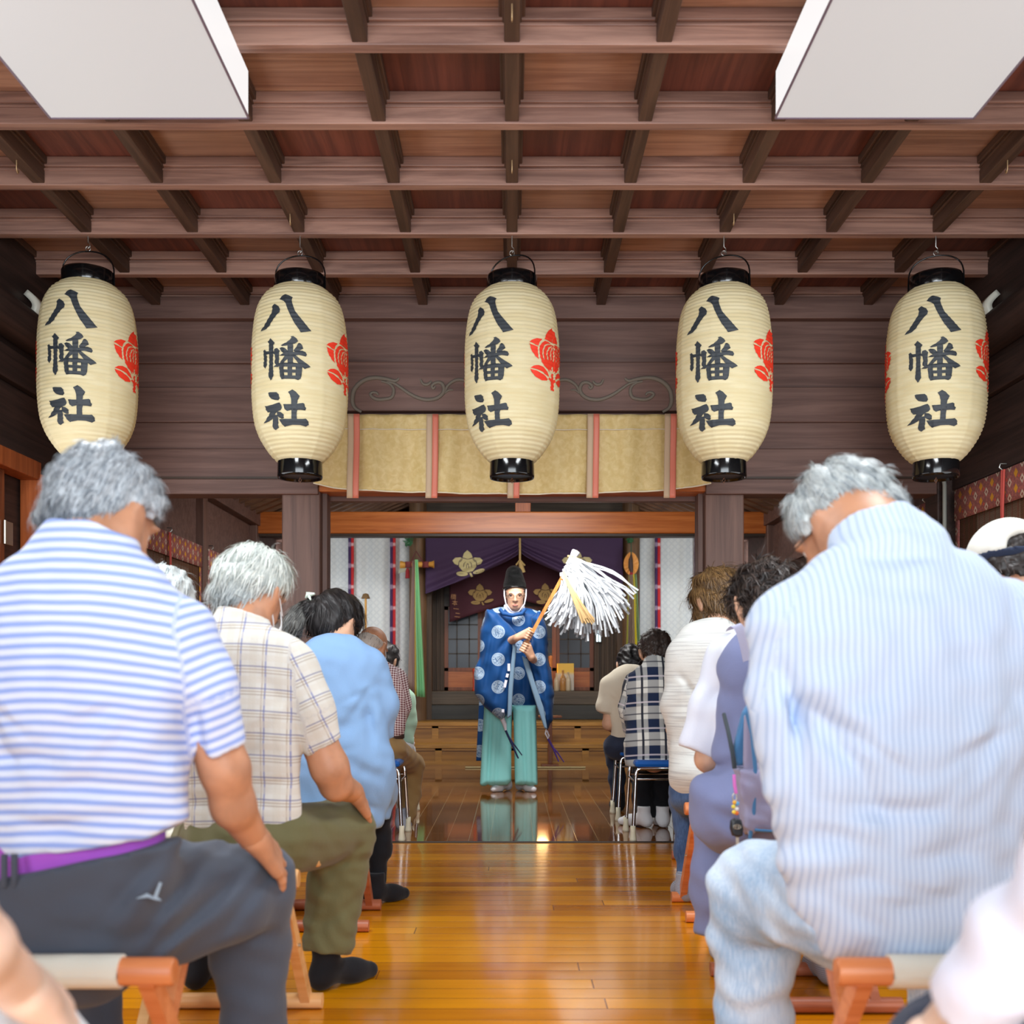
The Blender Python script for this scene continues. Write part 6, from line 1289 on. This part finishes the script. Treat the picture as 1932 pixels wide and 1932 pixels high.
for pts in ([(968, 1216), (975, 1220), (971, 1262), (968, 1300), (965, 1350), (957, 1356), (959, 1300), (964, 1250)], [(984, 1236), (996, 1244), (1010, 1290), (1026, 1336), (1033, 1376), (1027, 1374), (1012, 1330), (998, 1285), (988, 1252)]):
    q = Sdf(.01).poly(XZ(pts, 8.28), 8.284, .016, .01); sdf_part('sleeve_lining', q, .006, F_LIN, pr)
q = Sdf(.01).poly(XZ([(905, 1296), (914, 1296), (913, 1436), (898, 1436)], 8.78), 8.8, .01, .006); sdf_part('robe_tail', q, .007, F_ROBE, pr)
MB().tube([at(944, 1150, 8.5), at(950, 1158, 8.47), at(967, 1161, 8.455), at(984, 1158, 8.47), at(990, 1150, 8.5)], .016, 12).build('robe_collar', [fabric('deep_blue_silk', (24, 72, 128), rough=.5)], pr)
for a, bb in (((960, 1252), (960, 1266)), ((958, 1271), (956, 1278)), ((955, 1283), (952, 1297)), ((949, 1338), (949, 1344))): MB().bar(at(*a, 8.272), at(*bb, 8.272), .02, .006, (0, 1, 0)).build('cord_stitch', [F_WSILK], pr)
F_IND = fabric('indigo_cord', (36, 44, 84)); F_VIO = fabric('violet_cord', (70, 44, 120))
MB().tube([at(946, 1352, 8.4), at(952, 1366, 8.4), at(954, 1378, 8.4)], [.02, .017, .009], 8).build('sleeve_cord', [F_WSILK], pr); so = COL.objects[-1]
MB().tube([at(954, 1378, 8.4), at(964, 1400, 8.4), at(978, 1431, 8.4)], [.009, .009, .006], 8).tube([at(956, 1384, 8.4), at(968, 1402, 8.4), at(985, 1425, 8.4)], [.006, .006, .004], 8).build('cord_tassel', [F_IND], so, pr.location)
MB().tube([at(1031, 1376, 8.4), at(1029, 1384, 8.4), at(1034, 1394, 8.4), at(1036, 1388, 8.4), at(1032, 1378, 8.4)], .006, 8).build('sleeve_cord', [F_WSILK], pr); so = COL.objects[-1]
MB().tube([at(1034, 1394, 8.4), at(1044, 1412, 8.4), at(1054, 1437, 8.4)], [.009, .009, .005], 8).tube([at(1040, 1406, 8.4), at(1052, 1420, 8.4), at(1064, 1438, 8.4)], [.006, .006, .004], 8).build('cord_tassel', [F_VIO], so, pr.location)
hk = Sdf(.02).poly(XZ([(914, 1330), (967, 1330), (967, 1400), (966, 1470), (958, 1479), (910, 1481), (906, 1478)], PD), PD+.02, .17, .05).poly(XZ([(967, 1330), (1011, 1330), (1014, 1478), (1004, 1481), (971, 1478), (968, 1400)], PD), PD+.02, .17, .05)
for x0, x1, am in ((928, 920, .02), (944, 934, .012), (967, 967.5, .016), (986, 992, .016), (1002, 1006, .012)): hk.fold(at(x0, 1335, PD), at(x1, 1500, PD), am, .014)
sdf_part('hakama_trousers', hk, .008, F_HAK, pr)
foot(pr, -.046, 8.64, 142, F_SOCKW, .13, .98, 'tabi_sock', .038, .006); foot(pr, .076, 8.64, 218, F_SOCKW, .13, .98, 'tabi_sock', .038, .006)

# paper wand
wd = empty('purification_wand', A_, 'wooden wand with a swinging mass of white paper streamers in the hands of the priest', 'wand')
MB().bar(A_, B_, .026, .022, (0, 1, 0)).build('rod', [wood('wand_wood', (176, 108, 44), (206, 140, 70), 2, .45)], wd)
MB().tube([B_-ax*.05, B_-ax*.02, B_+ax*.02, B_+ax*.03], [.03, .027, .034, .03], 12).build('paper_tip', [F_WSILK], wd)
MB().tube([B_-ax*.03+Vector((-.04, -.02, .01)), B_-ax*.03+Vector((0, -.035, 0)), B_-ax*.032+Vector((.03, -.02, -.004))], .01, 8).build('straw_tie', [D.materials['straw_cord']], wd)
rs = random.Random(11); M_STRM = G('white_paper_streamer', (194, 199, 205), .7).m
def ribbons(mb, n, fn):
    for k in range(n):
        P, wv = fn(k); m = len(P); vs_ = []
        for i, p in enumerate(P):
            tg = (P[min(i+1, m-1)]-P[max(i-1, 0)]).normalized(); w_ = tg.cross(Vector((rs.uniform(-.3, .3), 1, rs.uniform(-.3, .3)))).normalized()*wv*.5
            vs_ += [p-w_, p+w_]
        mb.add(vs_, [(2*i, 2*i+1, 2*i+3, 2*i+2) for i in range(m-1)], 0, False)
def strm(k):
    u = rs.random(); t0 = rs.random()**1.5; st = B_-ax*(.035+.16*t0)+Vector((rs.uniform(-.025, .025), rs.uniform(-.05, .03), rs.uniform(-.02, .02)))
    ang = math.radians(116-98*u**.8+rs.gauss(0, 4)); L = (80+58*math.sin(min(1, u*1.15)*math.pi*.6))*8.27/F*rs.uniform(.5, 1.05)
    o = at(1064, 1084, 8.27); dy = rs.uniform(-.2, .14)
    e = o+Vector((math.cos(ang)*L, dy, -math.sin(ang)*L-.03*rs.random()))
    up = .3+.4*rs.random()
    c1 = o+Vector((math.cos(ang-up)*L*.55, dy*.7, -math.sin(ang-up)*L*.55)); P = []; ph = rs.uniform(0, 6)
    for i in range(9):
        q = i/8; p = st*(1-q)**2+c1*2*q*(1-q)+e*q*q; P.append(p+Vector((math.sin(ph+q*7), math.cos(ph*2+q*6), math.sin(ph*3+q*8)))*.012*q)
    return P, rs.uniform(.010, .018)
mb = MB(); ribbons(mb, 420, strm); o = mb.build('paper_streamers', [M_STRM], wd); o['kind'] = 'stuff'
def hemp(k):
    a = at(1063+rs.uniform(-2, 3), 1080, 8.08); c1 = at(1078+rs.uniform(-4, 6), 1120, 8.04); e = at(1111+rs.uniform(-13, 12), 1174+rs.uniform(-8, 4), 8.07+rs.uniform(-.02, .03)); P = []
    for i in range(7): q = i/6; P.append(a*(1-q)**2+c1*2*q*(1-q)+e*q*q)
    return P, .009
def hemp2(k):
    a = at(1090, 1090, 8.3); c1 = at(1140, 1120, 8.25); e = at(1158+rs.uniform(-5, 5), 1158+rs.uniform(-6, 6), 8.25); P = []
    for i in range(6): q = i/5; P.append(a*(1-q)**2+c1*2*q*(1-q)+e*q*q)
    return P, .008
mb = MB(); ribbons(mb, 70, hemp); ribbons(mb, 18, hemp2); o = mb.build('hemp_strands', [G('hemp', (220, 184, 128), .7).m], wd); o['kind'] = 'stuff'
